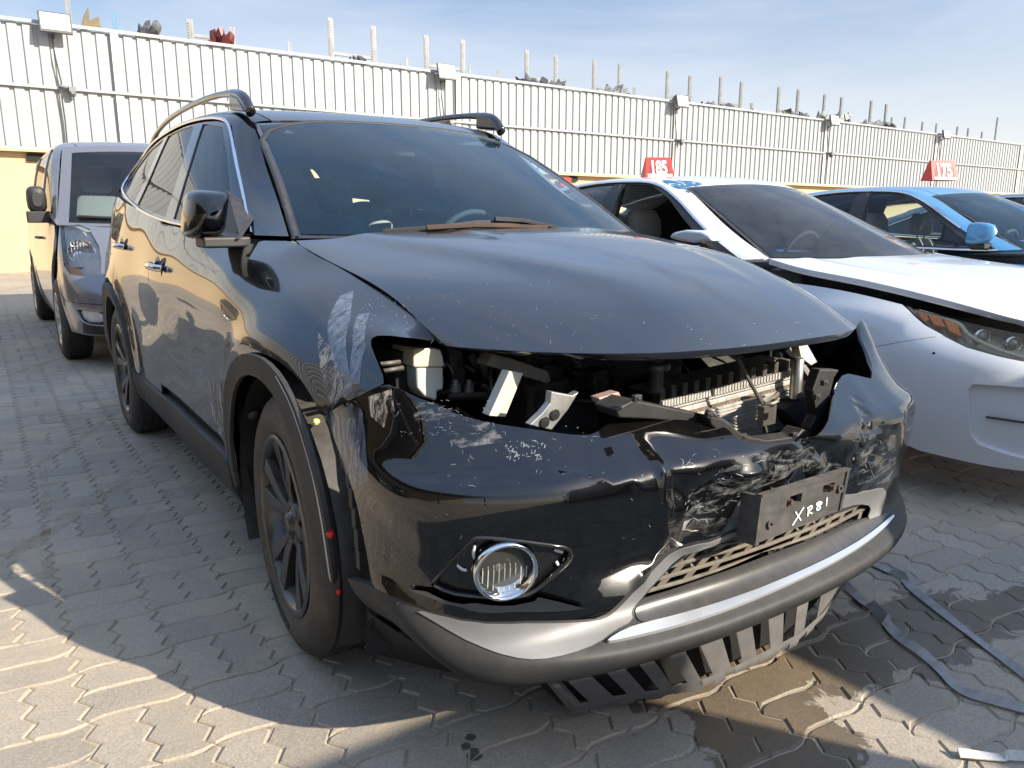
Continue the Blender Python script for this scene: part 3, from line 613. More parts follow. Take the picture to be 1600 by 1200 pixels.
# check of the outward side
def orient(S, ref):
    u, v = np.array([(S.nc-1)/2]), np.array([(S.nr-1)/2]); p = S.raw(u, v)[0]; n = S.base_n(u, v)[0]
    if np.dot(n, p-np.asarray(ref)) < 0: S.flip = not S.flip
    return S
orient(SIDE, (0, 1.4, .7))
# greenhouse and roof, full width
GH = [
 [(-.715, .36, 1.125), (-.80, .66, 1.128), (-.836, 1.0, 1.142), (-.842, 1.5, 1.16), (-.838, 2.0, 1.20), (-.828, 2.4, 1.245), (-.80, 2.9, 1.30), (-.74, 3.4, 1.34), (-.68, 3.62, 1.35)],
 [(-.652, .64, 1.24), (-.735, .86, 1.28), (-.775, 1.15, 1.31), (-.785, 1.55, 1.325), (-.78, 2.0, 1.345), (-.77, 2.4, 1.365), (-.745, 2.9, 1.40), (-.69, 3.35, 1.42), (-.64, 3.55, 1.43)],
 [(-.615, .86, 1.36), (-.69, 1.03, 1.41), (-.715, 1.3, 1.445), (-.725, 1.65, 1.46), (-.72, 2.05, 1.475), (-.71, 2.45, 1.485), (-.69, 2.9, 1.49), (-.64, 3.3, 1.485), (-.60, 3.5, 1.48)],
 [(-.585, 1.03, 1.48), (-.64, 1.18, 1.528), (-.662, 1.42, 1.557), (-.672, 1.75, 1.572), (-.668, 2.1, 1.578), (-.658, 2.5, 1.573), (-.64, 2.9, 1.56), (-.595, 3.3, 1.535), (-.56, 3.48, 1.52)],
 [(-.566, 1.115, 1.535), (-.603, 1.25, 1.578), (-.616, 1.5, 1.606), (-.622, 1.8, 1.62), (-.618, 2.15, 1.624), (-.61, 2.55, 1.617), (-.59, 2.95, 1.60), (-.555, 3.3, 1.575), (-.52, 3.5, 1.555)],
 [(-.46, 1.12, 1.552), (-.49, 1.26, 1.598), (-.50, 1.5, 1.628), (-.505, 1.8, 1.642), (-.50, 2.15, 1.646), (-.495, 2.55, 1.638), (-.48, 2.95, 1.618), (-.45, 3.3, 1.59), (-.42, 3.5, 1.57)],
 [(-.23, 1.085, 1.562), (-.245, 1.24, 1.608), (-.25, 1.5, 1.638), (-.25, 1.8, 1.652), (-.25, 2.15, 1.656), (-.25, 2.55, 1.648), (-.24, 2.95, 1.628), (-.225, 3.3, 1.60), (-.21, 3.52, 1.578)],
 [(0, 1.07, 1.565), (0, 1.23, 1.612), (0, 1.5, 1.642), (0, 1.8, 1.656), (0, 2.15, 1.66), (0, 2.55, 1.652), (0, 2.95, 1.632), (0, 3.3, 1.604), (0, 3.52, 1.582)]]
def full(Gr): Gr = np.array(Gr, float); return np.concatenate([Gr, Gr[-2::-1]*[-1, 1, 1]], 0)
ROOF = orient(Surf(full(GH)), (0, 1.8, 1.0)); ROOF.cx = 0.
# windscreen
WSG = []
for k, t in enumerate(np.linspace(0, 1, 6)):
    row = []
    for f in np.linspace(-1, 1, 9):
        a = abs(f); b = np.array([.705*f, .06+.29*a**2, 1.118+.004*a]); c = np.array([.578*f, 1.055+.05*a**2, 1.562-.027*a**2]); p = b+(c-b)*t; p[1] -= .045*math.sin(math.pi*t)*(1-.3*a*a); p[2] += .0*t; row.append(p)
    WSG.append(row)
WSC = orient(Surf(WSG), (0, 1.5, .9))
# bonnet
E_ = np.array([(.72, .31, 1.112), (.692, .10, 1.060), (.673, -.09, 1.026), (.660, -.25, .982), (.650, -.35, .938), (.642, -.425, .890)])
C_ = np.array([(0, .07, 1.128), (0, -.16, 1.112), (0, -.40, 1.083), (0, -.62, 1.043), (0, -.80, .985), (0, -.925, .912)])
HG = []
for k in range(6):
    row = []
    for f in (-1, -.94, -.82, -.65, -.45, -.22, 0, .22, .45, .65, .82, .94, 1):
        a = abs(f); ey = [2.0, 2.2, 2.4, 2.6, 2.9, 3.2][k]; ez = [2.6, 3, 3, 2.8, 2.4, 2][k]
        row.append((E_[k][0]*f, C_[k][1]+(E_[k][1]-C_[k][1])*a**ey, C_[k][2]+(E_[k][2]-C_[k][2])*a**ez))
    HG.append(row)
def hood_disp(p):
    x, y, z = p.T; a = np.abs(x); ln = .30+.30*np.clip((y+.70)/1.0, 0, 1)           # raised creases closing in towards the nose
    l2 = .05+.25*np.clip((y+.93)/1.03, 0, 1); d = .017/(1+np.exp((a-ln)/.017))*np.clip((y+.95)/.5, 0, 1)+.006/(1+np.exp((a-l2)/.010))*np.clip((y+.93)/.3, 0, 1)
    d += .0022*np.sin(x*7+y*5)*np.sin(y*8)+.004*np.exp(-((x-.42)/.12)**2-((y+.6)/.15)**2)-.003*np.exp(-((x+.2)/.2)**2-((y+.45)/.1)**2)
    return d
HOOD = orient(Surf(HG, hood_disp), (0, -.3, .6))
# bumper, full width
BP = [(-.905, -.37), (-.902, -.52), (-.868, -.665), (-.795, -.775), (-.685, -.85), (-.54, -.897), (-.37, -.93), (-.185, -.948), (0, -.952)]
TOPZ = [.80, .85, .88, .845, .815, .79, .775, .765, .76]; TOPI = [.02, .04, .11, .165, .17, .155, .14, .13, .13]
LOWZ = [.40, .345, .30, .262, .245, .24, .24, .24, .24]
BG = []
BPa = np.array(BP); tg = np.gradient(BPa, axis=0); BN = np.stack([tg[:, 1], -tg[:, 0]], 1); BN /= np.linalg.norm(BN, axis=1)[:, None]   # outward
BN[-1] = (0, -1)
if BN[4][1] > 0: BN = -BN
for k in range(9):
    z0 = LOWZ[k]; zt = TOPZ[k]; it = TOPI[k]; c = 1. if k >= 6 else {5: .75, 4: .3}.get(k, 0.)
    col = [(z0-.015, .07), (z0+.005, .012), (z0+.035, -.012-.012*c), (z0+.075, -.012-.02*c), (z0+.105, .0+.03*c), (z0+.145, .004+.045*c), (.44, .006+.03*c), (.50, .003+.006*c), (.57, -.004), (.64, -.008), (.678, -.004+it*.06), (.70, it*.24), (.735+(zt-.77)*.6, it*.60), (zt, it), (zt+.005, it+.05)]
    if k < 2: col = [(z0+(zt-z0)*t, .01*(t < .05)+.012*(t > .97)) for t in np.linspace(0, 1, 15)]
    if k == 2: col = [(max(z, z0+(zt-z0)*j/16), i) for j, (z, i) in enumerate(col)]
    BG.append([(BP[k][0]-BN[k][0]*i, BP[k][1]-BN[k][1]*i, z) for z, i in col])
BG = np.array(BG); BG = np.concatenate([BG, BG[-2::-1]*[-1, 1, 1]], 0).transpose(1, 0, 2)
def bump_disp(p):
    x, y, z = p.T; s = lambda a, w: 1/(1+np.exp(-(a)/w))
    m = s(x+.40, .008)*s(.40-x, .03)*s(.665-z, .012)*s(z-.44, .015)                     # the middle is pushed in and crumpled
    d = -m*(.012+.006*np.sin(x*19+z*31)+.005*np.sin(x*41-z*23+1)+.004*np.sin(z*70+x*13))
    d += .010*np.exp(-((x+.405)/.012)**2)*s(.68-z, .02)*s(z-.42, .02)
    d += -.016*np.exp(-((x-.26-(z-.6)*.8)/.014)**2)*s(z-.57, .02)*s(.70-z, .02)
    for (xa, za, xb, zb, am, wd) in ((-.41, .70, -.37, .46, .010, .008), (.02, .69, .17, .60, -.020, .012), (.17, .60, .22, .46, -.016, .010), (-.34, .625, .02, .655, .009, .009), (-.30, .52, .05, .585, -.010, .010), (.22, .62, .52, .66, .012, .010), (.26, .54, .50, .60, -.010, .010), (-.66, .70, -.45, .66, .004, .006)):
        ex, ez = xb-xa, zb-za; l2 = ex*ex+ez*ez; tt = np.clip(((x-xa)*ex+(z-za)*ez)/l2, 0, 1); q = np.hypot(x-xa-tt*ex, z-za-tt*ez); d += am*np.exp(-q/wd)
    d += .0015*np.sin(x*17+1)*np.sin(z*26)*s(z-.6, .03)+.0008*np.sin(x*37)*s(z-.5, .02)
    return d
BUMP = orient(Surf(BG, bump_disp), (0, 0, .5)); BUMP.cx = 0.

gap = [(371, 399), (353, 470), (349, 500), (348, 530), (350, 575), (354, 612), (359, 655), (364, 687), (370, 729)]
# ---- front wing with the headlight notch
hoodline = [(465, 380), (490, 398), (520, 412), (550, 425), (580, 440), (610, 461), (640, 485), (665, 510), (683, 535)]
arcF = [(504, 655), (492, 628), (475, 600), (450, 575), (425, 558), (400, 550), (378, 556), (366, 580), (360, 620), (361, 660), (366, 700), (371, 729)]
wing = [(478, 372)]+hoodline+[(640, 529), (602, 524), (585, 525), (578, 534), (588, 560), (603, 597), (590, 605), (560, 620), (530, 634)]+arcF+gap[::-1]+[(384, 384), (420, 374), (450, 366)]
panel('front_wing', SIDE, wing, BLK, xt, sm=1, th=.02)
YZ = lambda pts: [('yz',)+tuple(p) for p in pts]
archL = [(-.45, .30), (-.45, .40), (-.42, .53), (-.34, .66), (-.2, .75), (0, .79), (.2, .75), (.34, .66), (.42, .53), (.45, .40), (.45, .30)]
panel('front_wing', SIDE, YZ([(.52, .30), (.50, .6), (.53, .9), (.50, 1.115), (.27, 1.10), (.0, 1.04), (-.3, .96), (-.42, .89), (-.50, .90), (-.56, .84), (-.62, .80), (-.45, .74), (-.43, .6)])+YZ([(-.40, .58), (-.34, .68), (-.2, .78), (0, .82), (.2, .78), (.36, .66), (.44, .5), (.46, .30)]), BLK, xt, sm=1, th=.02, mirror=True)
# ---- doors
sillL = [(369, 724), (341, 678), (300, 640), (254, 602)]
rgap = [(251, 594), (242, 560), (240, 511), (234, 480), (232, 440), (234, 400), (243, 346)]
fd = [(243, 346), (290, 358), (345, 378), (384, 384)]+gap[0:8]+sillL+rgap[:-1]
fdoor = panel('front_door', SIDE, fd, BLK, xt, sm=0, off=-.001)
panel('front_door', SIDE, YZ([(.515, .34), (.50, .6), (.53, .9), (.56, 1.11), (1.0, 1.14), (1.58, 1.16), (1.60, .8), (1.62, .36)]), BLK, xt, sm=0, mirror=True)
rd = YZ([(1.605, .80), (1.60, 1.17), (2.0, 1.20), (2.55, 1.26), (2.60, 1.0), (2.52, .84), (2.42, .74), (2.30, .60), (2.24, .46), (2.20, .40), (1.64, .40), (1.62, .5)])
rdoor = panel('rear_door', SIDE, rd, BLK, xt, sm=0, off=-.001)
panel('rear_door', SIDE, rd, BLK, xt, sm=0, off=-.001, mirror=True)
q = YZ([(2.56, 1.26), (2.61, 1.0), (2.53, .84), (2.705, .87), (2.9, .84), (3.06, .74), (3.17, .60), (3.22, .45), (3.24, .32), (3.72, .34), (3.74, .9), (3.72, 1.25), (3.2, 1.305)])
panel('rear_wing', SIDE, q, BLK, xt, sm=0, both=True, off=-.002)
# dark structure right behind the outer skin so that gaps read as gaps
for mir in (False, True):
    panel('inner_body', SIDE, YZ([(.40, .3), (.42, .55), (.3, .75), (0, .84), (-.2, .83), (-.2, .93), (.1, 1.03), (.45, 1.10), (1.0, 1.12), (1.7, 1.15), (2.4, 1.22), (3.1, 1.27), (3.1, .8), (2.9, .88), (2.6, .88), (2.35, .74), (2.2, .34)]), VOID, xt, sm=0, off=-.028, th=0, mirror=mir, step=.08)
# ---- sills and wheel-arch trims
def arch(cx, r0, r1, a0, a1, n=20): return YZ([(cx+r1*math.cos(t), .36+r1*math.sin(t)) for t in np.linspace(a0, a1, n)]+[(cx+r0*math.cos(t), .36+r0*math.sin(t)) for t in np.linspace(a1, a0, n)])
for mir in (False, True):
    panel('sill_trim', SIDE, YZ([(.46, .27), (.46, .41), (.52, .425), (1.6, .415), (2.2, .42), (2.27, .46), (2.31, .46), (2.26, .27)]), CLAD, xt, sm=0, off=.012, th=.035, mirror=mir)
    panel('arch_trim', SIDE, arch(2.705, .405, .475, -.28, math.pi+.28), CLAD, xt, sm=0, off=.016, th=.035, mirror=mir)
panel('arch_trim', SIDE, arch(0, .40, .465, -.28, math.pi+.1), CLAD, xt, sm=0, off=.014, th=.035, mirror=True)
flo = [(373, 748), (362, 690), (358, 640), (360, 600), (368, 572), (385, 554), (402, 553), (425, 563), (448, 588), (470, 628), (492, 690), (510, 755), (524, 830), (533, 900), (530, 943)]
fli = [(515, 928), (508, 870), (496, 800), (480, 730), (462, 672), (443, 622), (420, 592), (398, 583), (382, 592), (372, 618), (368, 670), (372, 720), (382, 765)]
panel('front_arch_trim', SIDE, flo+fli, CLAD, xt, sm=1, off=.020, th=.012)['label'] = 'grey wheel-arch trim torn loose at its front end'
ribbon(SIDE, [(u-4, v) for u, v in flo[8:-1]], [.003, .006, .010, .008], mat('worn_edge_highlight', (.45, .45, .44), .4, metal=.5), 'trim_edge', xt, off=.0225, th=.001, sm=1)  # pale line: worn edge with its highlight put into the colour
for (u, v) in ((524, 831), (536, 918)):
    a, b = SIDE.inv((u, v)); p = SIDE.P(np.array([a]), np.array([b]), .012)[0]; m = MB(); m.lathe([(-.01, .004), (0, .010), (.006, .006), (.012, .007), (.014, 0)], p, (-.3, -1, 0), 10); m.build('red_clip', mat('red_plastic', (.62, .02, .015), .4), xt, smooth=True)
p = at(494, 659, 'x', -.885); m = MB(); m.lathe([(-.008, .005), (0, .009), (.008, .007), (.011, 0)], p, (-1, -.3, 0), 8); m.build('yellow_clip', mat('yellow_plastic', (.5, .55, .12), .4), xt)
m = MB(); P = [at(u, v, 'x', -.845) for u, v in ((440, 560), (478, 590), (520, 655), (560, 740), (590, 850), (600, 935), (575, 985), (548, 960), (520, 900), (500, 780), (468, 660))]; m.prism(P, (.02, 0, 0)); m.build('inner_guard', VOID, xt)
# wheel housings
for cy in (0., 2.705):
    for s in (-1, 1):
        V = []; F = []; n = 22
        for i, t in enumerate(np.linspace(-.45, math.pi+.45, n)):
            for xx, r in ((.895, .415), (.80, .43), (.62, .42), (.52, .40)):
                V.append((s*xx, cy+r*math.cos(t), .36+r*math.sin(t)))
        F = [(i*4+k, i*4+k+1, (i+1)*4+k+1, (i+1)*4+k) for i in range(n-1) for k in range(3)]
        m = MB(); m.add(V, F)
        for t in (.6, 1.5, 2.3, 2.9): m.lathe([(0, .02), (.008, .016), (.012, 0)], (s*.86, cy+.41*math.cos(t), .36+.41*math.sin(t)), (0, -math.cos(t), -math.sin(t)), 8)
        m.build('wheel_housing', mat('housing_plastic', (.012, .012, .013), .6, dust=.15), xt, smooth=True)
m = MB(); m.box((0, 1.4, .36), (1.3, 4.2, .2)); m.box((0, 1.4, .75), (1.52, 1.5, .5)); m.box((0, 2.9, .75), (1.0, 1.3, .6)); m.build('floor_pan', VOID, xt)

# ---- wheels
def wheel(par_, c, s, steer=0., rim=RIM, spokes='black', R0=.362, rr=.245):
    t = empty('wheel', c, 0); t.parent = par_
    if par_ is not None: t.matrix_parent_inverse = Matrix.LocRotScale(par_.location, par_.rotation_euler, par_.scale).inverted()
    lc = (0, 0, 0); W2 = .112
    prof = [(-W2+.012, rr-.004), (-W2-.002, rr+.03), (-W2-.004, R0-.055), (-W2+.012, R0-.02), (-W2+.028, R0-.005)]
    for g in (-.062, -.022, .022, .062): prof += [(g-.006, R0), (g-.005, R0-.009), (g+.005, R0-.009), (g+.006, R0)]
    prof += [(W2-.028, R0-.005), (W2-.012, R0-.02), (W2+.004, R0-.055), (W2-.01, rr)]
    m = MB(); m.lathe(prof, lc, (1, 0, 0), 56); ty = m.build('tyre', RUB, None, smooth=True); 
    md = ty.modifiers.new('e', 'EDGE_SPLIT'); md.split_angle = R(50); ty.parent = t
    m = MB()                                                     # tread sipes and sidewall lettering blocks
    for k in range(60):
        a = 2*math.pi*k/60
        for x0, wd in ((-.042, .024), (0, .026), (.042, .024)):
            b = a+x0*1.2; m.box((x0, (R0+.0005)*math.cos(b), (R0+.0005)*math.sin(b)), (wd, .0035, .003), Matrix.Rotation(b-math.pi/2, 3, 'X'))
    o = m.build('tread_block', VOID, None, kind='stuff'); o.parent = t
    m = MB()
    for k in range(14):
        a = s*(1.0+.05*k); rad = R0-.075; m.box((s*(W2+.0055), rad*math.cos(a), rad*math.sin(a)), (.0016, .008 if k % 3 else .012, .018), Matrix.Rotation(a-math.pi/2, 3, 'X'))
    o = m.build('sidewall_mark', mat('sidewall_grey', (.05, .05, .05), .5), None, kind='stuff'); o.parent = t
    m = MB(); q = s
    m.lathe([(q*(W2-.004), rr+.004), (q*(W2+.002), rr-.006), (q*(W2-.008), rr-.016), (q*(W2-.03), rr-.026), (-q*.09, rr-.03)], lc, (1, 0, 0), 48); o = m.build('rim', rim, None, smooth=True); o.parent = t
    m = MB(); m.lathe([(0, .0), (q*.0, .17)], (q*.01, 0, 0), (1, 0, 0), 32); m.lathe([(q*-.02, .155), (q*.012, .155), (q*.012, .06)], (q*.0, 0, 0), (1, 0, 0), 32); o = m.build('brake_disc', mat('brake_iron', (.12, .10, .09), .5, metal=.6), None); o.parent = t
    for k in range(5):
        a0 = 2*math.pi*k/5+.3
        if spokes != 'black': a0 *= 1
        P = []
        def pt(r, a, x): return (q*x, r*math.cos(a), r*math.sin(a))
        m = MB()
        for sg in (-1, 1):
            w0, w1 = .30, .20
            A = [pt(.045, a0+sg*.30, W2-.035), pt(.11, a0+sg*.30, W2-.022), pt(rr-.014, a0+sg*.36, W2-.008), pt(rr-.014, a0+sg*.13, W2-.008), pt(.11, a0+sg*.02, W2-.018), pt(.045, a0-sg*.02, W2-.031)]
            if sg*q < 0: A = A[::-1]
            m.prism(A, (-q*.026, 0, 0))
        o = m.build('spoke', rim, None, bevel=.003); o.parent = t
    m = MB(); m.lathe([(q*(W2-.06), .07), (q*(W2-.032), .068), (q*(W2-.028), .05), (q*(W2-.028), .032), (q*(W2-.016), .030), (q*(W2-.012), .024), (q*(W2-.012), 0)], lc, (1, 0, 0), 24); o = m.build('hub', rim, None, smooth=True); o.parent = t
    for k in range(5):
        a = 2*math.pi*k/5; m = MB(); m.lathe([(0, .009), (q*.010, .009), (q*.014, .006), (q*.014, 0)], (q*(W2-.038), .046*math.cos(a), .046*math.sin(a)), (1, 0, 0), 6); o = m.build('wheel_nut', DKST, None); o.parent = t
    t.rotation_euler = (0, 0, steer); return t
wheel(xt, (-.79, -.01, .360), -1, R(-4)); wheel(xt, (.79, -.01, .36), 1, R(-4)); wheel(xt, (-.80, 2.705, .36), -1); wheel(xt, (.80, 2.705, .36), 1)

# ---- roof, pillars, glass
uvr = lambda S, a: [('uv', u, v) for u, v in a]
nrw = ROOF.nr-1
panel('roof_panel', ROOF, uvr(ROOF, [(0, 4.75), (0, 7), (0, nrw-4.75), (8, nrw-4.75), (8, 4.75)]), BLKH, xt, sm=0, th=.02, step=.05)
Aout = [(401, 192), (392, 186), (372, 178), (350, 176), (320, 180), (290, 192), (262, 207)]
for mir in (False, True):
    panel('side_frame', ROOF, uvr(ROOF, [(0, 0), (.75, 0), (.82, 1), (.88, 2), (.95, 3), (1.5, 3.35), (3, 3.4), (5, 3.4), (6.6, 3.2), (6.9, 2), (6.9, .02), (8, 0), (8, 4.7), (0, 4.7)]), BLK, xt, sm=0, th=.02, step=.03, off=.0, mirror=mir)
    panel('window_frame', ROOF, uvr(ROOF, [(.6, 0), (.72, 1), (.80, 2), (.86, 2.9), (1.4, 3.32), (3, 3.4), (5, 3.4), (6.9, 3.3), (6.95, 0)]), GBLK, xt, sm=0, off=-.008, th=.01, mirror=mir, step=.05,
          holes=[uvr(ROOF, [(1.15, .12), (1.12, 1), (1.18, 2), (1.42, 2.9), (2.35, 3.08), (2.85, .12)]), uvr(ROOF, [(3.15, .12), (2.75, 3.08), (4.35, 3.05), (4.75, .12)]), uvr(ROOF, [(5.0, .16), (4.62, 3.0), (5.7, 2.6), (6.4, .8), (6.2, .3)])])
    for poly_, nm in (([(1.1, .08), (1.08, 1), (1.13, 2), (1.4, 2.95), (2.40, 3.12), (2.9, .08)], 'front_side_window'), ([(3.1, .08), (2.70, 3.12), (4.4, 3.1), (4.8, .08)], 'rear_side_window'), ([(4.95, .1), (4.58, 3.05), (5.75, 2.7), (6.45, .8), (6.25, .25)], 'quarter_window')):
        panel(nm, ROOF, uvr(ROOF, poly_), SG, xt, sm=0, off=-.013, th=0, mirror=mir, step=.06)
    o = ribbon(ROOF, uvr(ROOF, [(.62, .02), (1.5, .03), (3, .03), (5, .04), (6.2, .2), (6.7, .6), (6.75, 1.5), (6.5, 2.6), (5.6, 3.3), (4, 3.42), (2.5, 3.42), (1.5, 3.36), (1.1, 3.12), (.93, 2.5), (.86, 2.0), (.80, 1.4), (.74, .9), (.68, .4), (.63, .03)]), .012, CHR, 'chrome_surround', xt, off=.006, th=.008)
    if mir:
        o.data.transform(Matrix.Diagonal((-1, 1, 1, 1))); o.data.flip_normals()
wsu = lambda a: uvr(WSC, a)
panel('windscreen', WSC, wsu([(.12, .12), (4, .05), (7.88, .12), (7.85, 4.93), (4, 4.97), (.15, 4.93)]), WS, xt, sm=0, th=.0, step=.06)
panel('windscreen_band', WSC, wsu([(.02, .0), (4, -.0), (7.98, 0), (7.97, 4.98), (4, 5), (.03, 4.98)]), GBLK, xt, sm=0, th=0, off=-.003, step=.06,
      holes=[wsu([(.55, .55), (1.2, .32), (4, .22), (6.8, .32), (7.45, .55), (7.5, 4.3), (7.2, 4.62), (4, 4.72), (.8, 4.62), (.5, 4.3)])])
ribbon(WSC, wsu([(.03, 0), (.03, 2.5), (.03, 4.97), (4, 4.99), (7.97, 4.97), (7.97, 2.5), (7.97, 0)]), .022, PLB, 'windscreen_seal', xt, off=.003, th=.01)
# rear screen and tailgate, seen through the cabin
m = MB(); m.add([(-.62, 3.58, 1.40), (.62, 3.58, 1.40), (.5, 3.50, 1.56), (-.5, 3.50, 1.56)], [(0, 1, 2, 3)]); m.box((0, 3.72, .8), (1.45, .10, .95)); m.build('tailgate', BLK, xt)
m = MB(); m.add([(-.64, 3.66, 1.08), (.64, 3.66, 1.08), (.56, 3.56, 1.44), (-.56, 3.56, 1.44)], [(0, 1, 2, 3)]); m.build('rear_screen', glass('rear_glass', (.35, .38, .36), 1.4), xt)
# roof rails
for s in (-1, 1):
    P = [(s*.575, 1.13, 1.575), (s*.578, 1.19, 1.635), (s*.582, 1.30, 1.664), (s*.585, 1.55, 1.688), (s*.585, 1.9, 1.70), (s*.582, 2.3, 1.702), (s*.575, 2.7, 1.69), (s*.565, 3.05, 1.655), (s*.56, 3.2, 1.61)]
    PP = chaikin(np.array(P), 2, False); m = MB(); m.tube(PP, np.interp(np.arange(len(PP)), [0, 6, 12, len(PP)-8, len(PP)-1], [.024, .024, .014, .014, .022]), 10, flat=(.8, 1.0)); 
    ra = m.build('roof_rail', GBLK, xt, smooth=True)
    m = MB(); m.prism([(s*.60, 1.12, 1.57), (s*.60, 1.34, 1.60), (s*.60, 1.33, 1.665), (s*.60, 1.22, 1.64)], (-s*.04, 0, .01)); m.build('rail_foot', GBLK, ra, bevel=.01)
# ---- bonnet
hl = [('px',)+p for p in [(465, 381)]]
edge = [('xy', -.722, .31)]+[('xy', *t) for t in [(-.692, .10), (-.673, -.09), (-.660, -.25), (-.650, -.35), (-.642, -.422)]]
bon = uvr(HOOD, [(0, 0), (0, 1), (0, 2), (0, 3), (0, 4), (.0, 4.85), (.35, 5), (1.5, 5), (3, 5), (6, 5), (9, 5), (10.5, 5), (11.65, 5), (12, 4.85), (12, 4), (12, 3), (12, 2), (12, 1), (12, 0), (11, 0), (9, 0), (6, 0), (3, 0), (1, 0)])
panel('bonnet', HOOD, bon, BLKH, xt, sm=1, th=.022, step=.028)
# bonnet underside frame
m = MB(); 
for t in np.linspace(0, 12, 25)[:-1]:
    a = HOOD.P([t, t+.5], [4.6, 4.6], -.03); b = HOOD.P([t, t+.5], [4.95, 4.95], -.03); m.add([a[0], a[1], b[1], b[0]], [(0, 1, 2, 3)])
m.build('bonnet_liner', PLB, xt)
# cowl with wipers
m = MB(); xs = np.linspace(-.70, .70, 15)
V = [(x, .03+.30*(x/.7)**2-.0, 1.105) for x in xs]+[(x, .12+.30*(x/.7)**2, 1.118) for x in xs]; m.add(V, [(i, i+1, 16+i, 15+i) for i in range(14)]); m.build('cowl', PLB, xt)
RUST = mat('rusty_metal', (.055, .036, .028), .8, noise=(20, .8, (.10, .05, .03)))
def wiper(pts, arm):
    P = [WSC.P(*[np.array([c]) for c in WSC.inv(p)], .02)[0] for p in pts]; m = MB(); m.tube(P, .007, 6, flat=(.6, 1.4)); o = m.build('wiper', PLB, xt)
    Q = [WSC.P(*[np.array([c]) for c in WSC.inv(p)], .035)[0] for p in arm]; m = MB(); m.tube(Q, [.009, .008, .006][:len(Q)] if len(Q) <= 3 else .007, 6); m.build('wiper_arm', RUST if arm[0][0] < 700 else PLB, o)
wiper([(600, 372), (680, 366), (760, 362), (850, 362)], [(665, 372), (740, 368), (850, 370)])
wiper([(690, 365), (745, 358), (800, 357), (862, 370)], [(770, 358), (810, 360), (868, 371)])
# ---- mirror
def mirror_body(s, col, par_, o=(0, 0, 0), k=1., g=None):
    ox, oy, oz = o; T = lambda p: (s*(p[0]*k)+ox, p[1]*k+oy, p[2]*k+oz)
    mr = empty('door_mirror', T((.92, .62, 1.1))); mr.parent = par_; mr.matrix_parent_inverse = Matrix.LocRotScale(par_.location, par_.rotation_euler, par_.scale).inverted(); 
    # housing: lofted rounded box, from the front shell to the glass
    V = []; F = []; n = 18; secs = [(.455, .004, .004, 1.197, .90), (.458, .025, .026, 1.197, .90), (.475, .044, .052, 1.195, .902), (.515, .057, .067, 1.192, .904), (.565, .062, .074, 1.190, .905), (.62, .058, .070, 1.190, .905)]
    for (yy, a, b, zc, xc) in secs:
        for i in range(n):
            t = 2*math.pi*i/n; cx = abs(math.cos(t))**.42*(1 if math.cos(t) > 0 else -1); cz = abs(math.sin(t))**.42*(1 if math.sin(t) > 0 else -1)
            V.append(T((xc+a*cx-.012*cz, yy+.035*(cx*-.3), zc+b*cz)))
    for r in range(len(secs)-1): F += [(r*n+i, r*n+(i+1) % n, (r+1)*n+(i+1) % n, (r+1)*n+i) for i in range(n)]
    F += [tuple(range(n))]; mesh('mirror_shell', V, F, col, mr, smooth=True)
    V2 = [T((.905+(p[0]-.957)*.49, .612, 1.190+(p[1]-1.168)*.78)) for p in [( .957+.112*abs(math.cos(t))**.62*(1 if math.cos(t) > 0 else -1), 1.168+.083*abs(math.sin(t))**.62*(1 if math.sin(t) > 0 else -1)) for t in np.linspace(0, 2*math.pi, n, endpoint=False)]]
    mesh('mirror_glass', V2, [tuple(range(n))], mat('mirror_silver', (.8, .82, .84), .02, metal=1.), mr)
    m = MB(); m.prism([T(p) for p in [(.93, .50, 1.088), (.78, .52, 1.088), (.78, .64, 1.088), (.93, .61, 1.088)]], (0, 0, .034*k)); m.build('mirror_base', PLB, mr, bevel=.008)
    m = MB(); m.prism([T(p) for p in [(.832, .50, 1.115), (.842, .82, 1.135), (.77, .84, 1.27), (.722, .66, 1.20)]], T((-.012, 0, 0)) if False else (-s*.012, 0, 0)); m.build('mirror_sail', PLB, mr)
    return mr
mirror_body(-1, BLK, xt, (.0, .0, .0), 1.0)
# ---- door handles with their dished recess
for (cy, cz) in ((1.40, .985), (2.38, 1.04)):
    for s in (-1, 1):
        uv = SIDE.inv((cy, cz), 'yz'); p = SIDE.P(np.array([uv[0]]), np.array([uv[1]]))[0]; px = p[0]*(-s if s > 0 else 1)
        px = -p[0] if s > 0 else p[0]
        P = [(px+s*.004, cy+.105, cz+.004), (px+s*.03, cy+.08, cz+.007), (px+s*.036, cy, cz+.008), (px+s*.03, cy-.08, cz+.004), (px+s*.004, cy-.105, cz)]
        m = MB(); m.tube(chaikin(np.array(P), 2, False), .013, 8, flat=(.7, 1.1)); h = m.build('door_handle', CHR, xt, smooth=True)
        m = MB(); m.lathe([(0, .0), (s*.001, .05), (s*.003, .055), (s*.0, .058)], (px+s*.001, cy-.02, cz-.01), (1, 0, 0), 20); m.build('handle_cup', BLK, h, smooth=True)
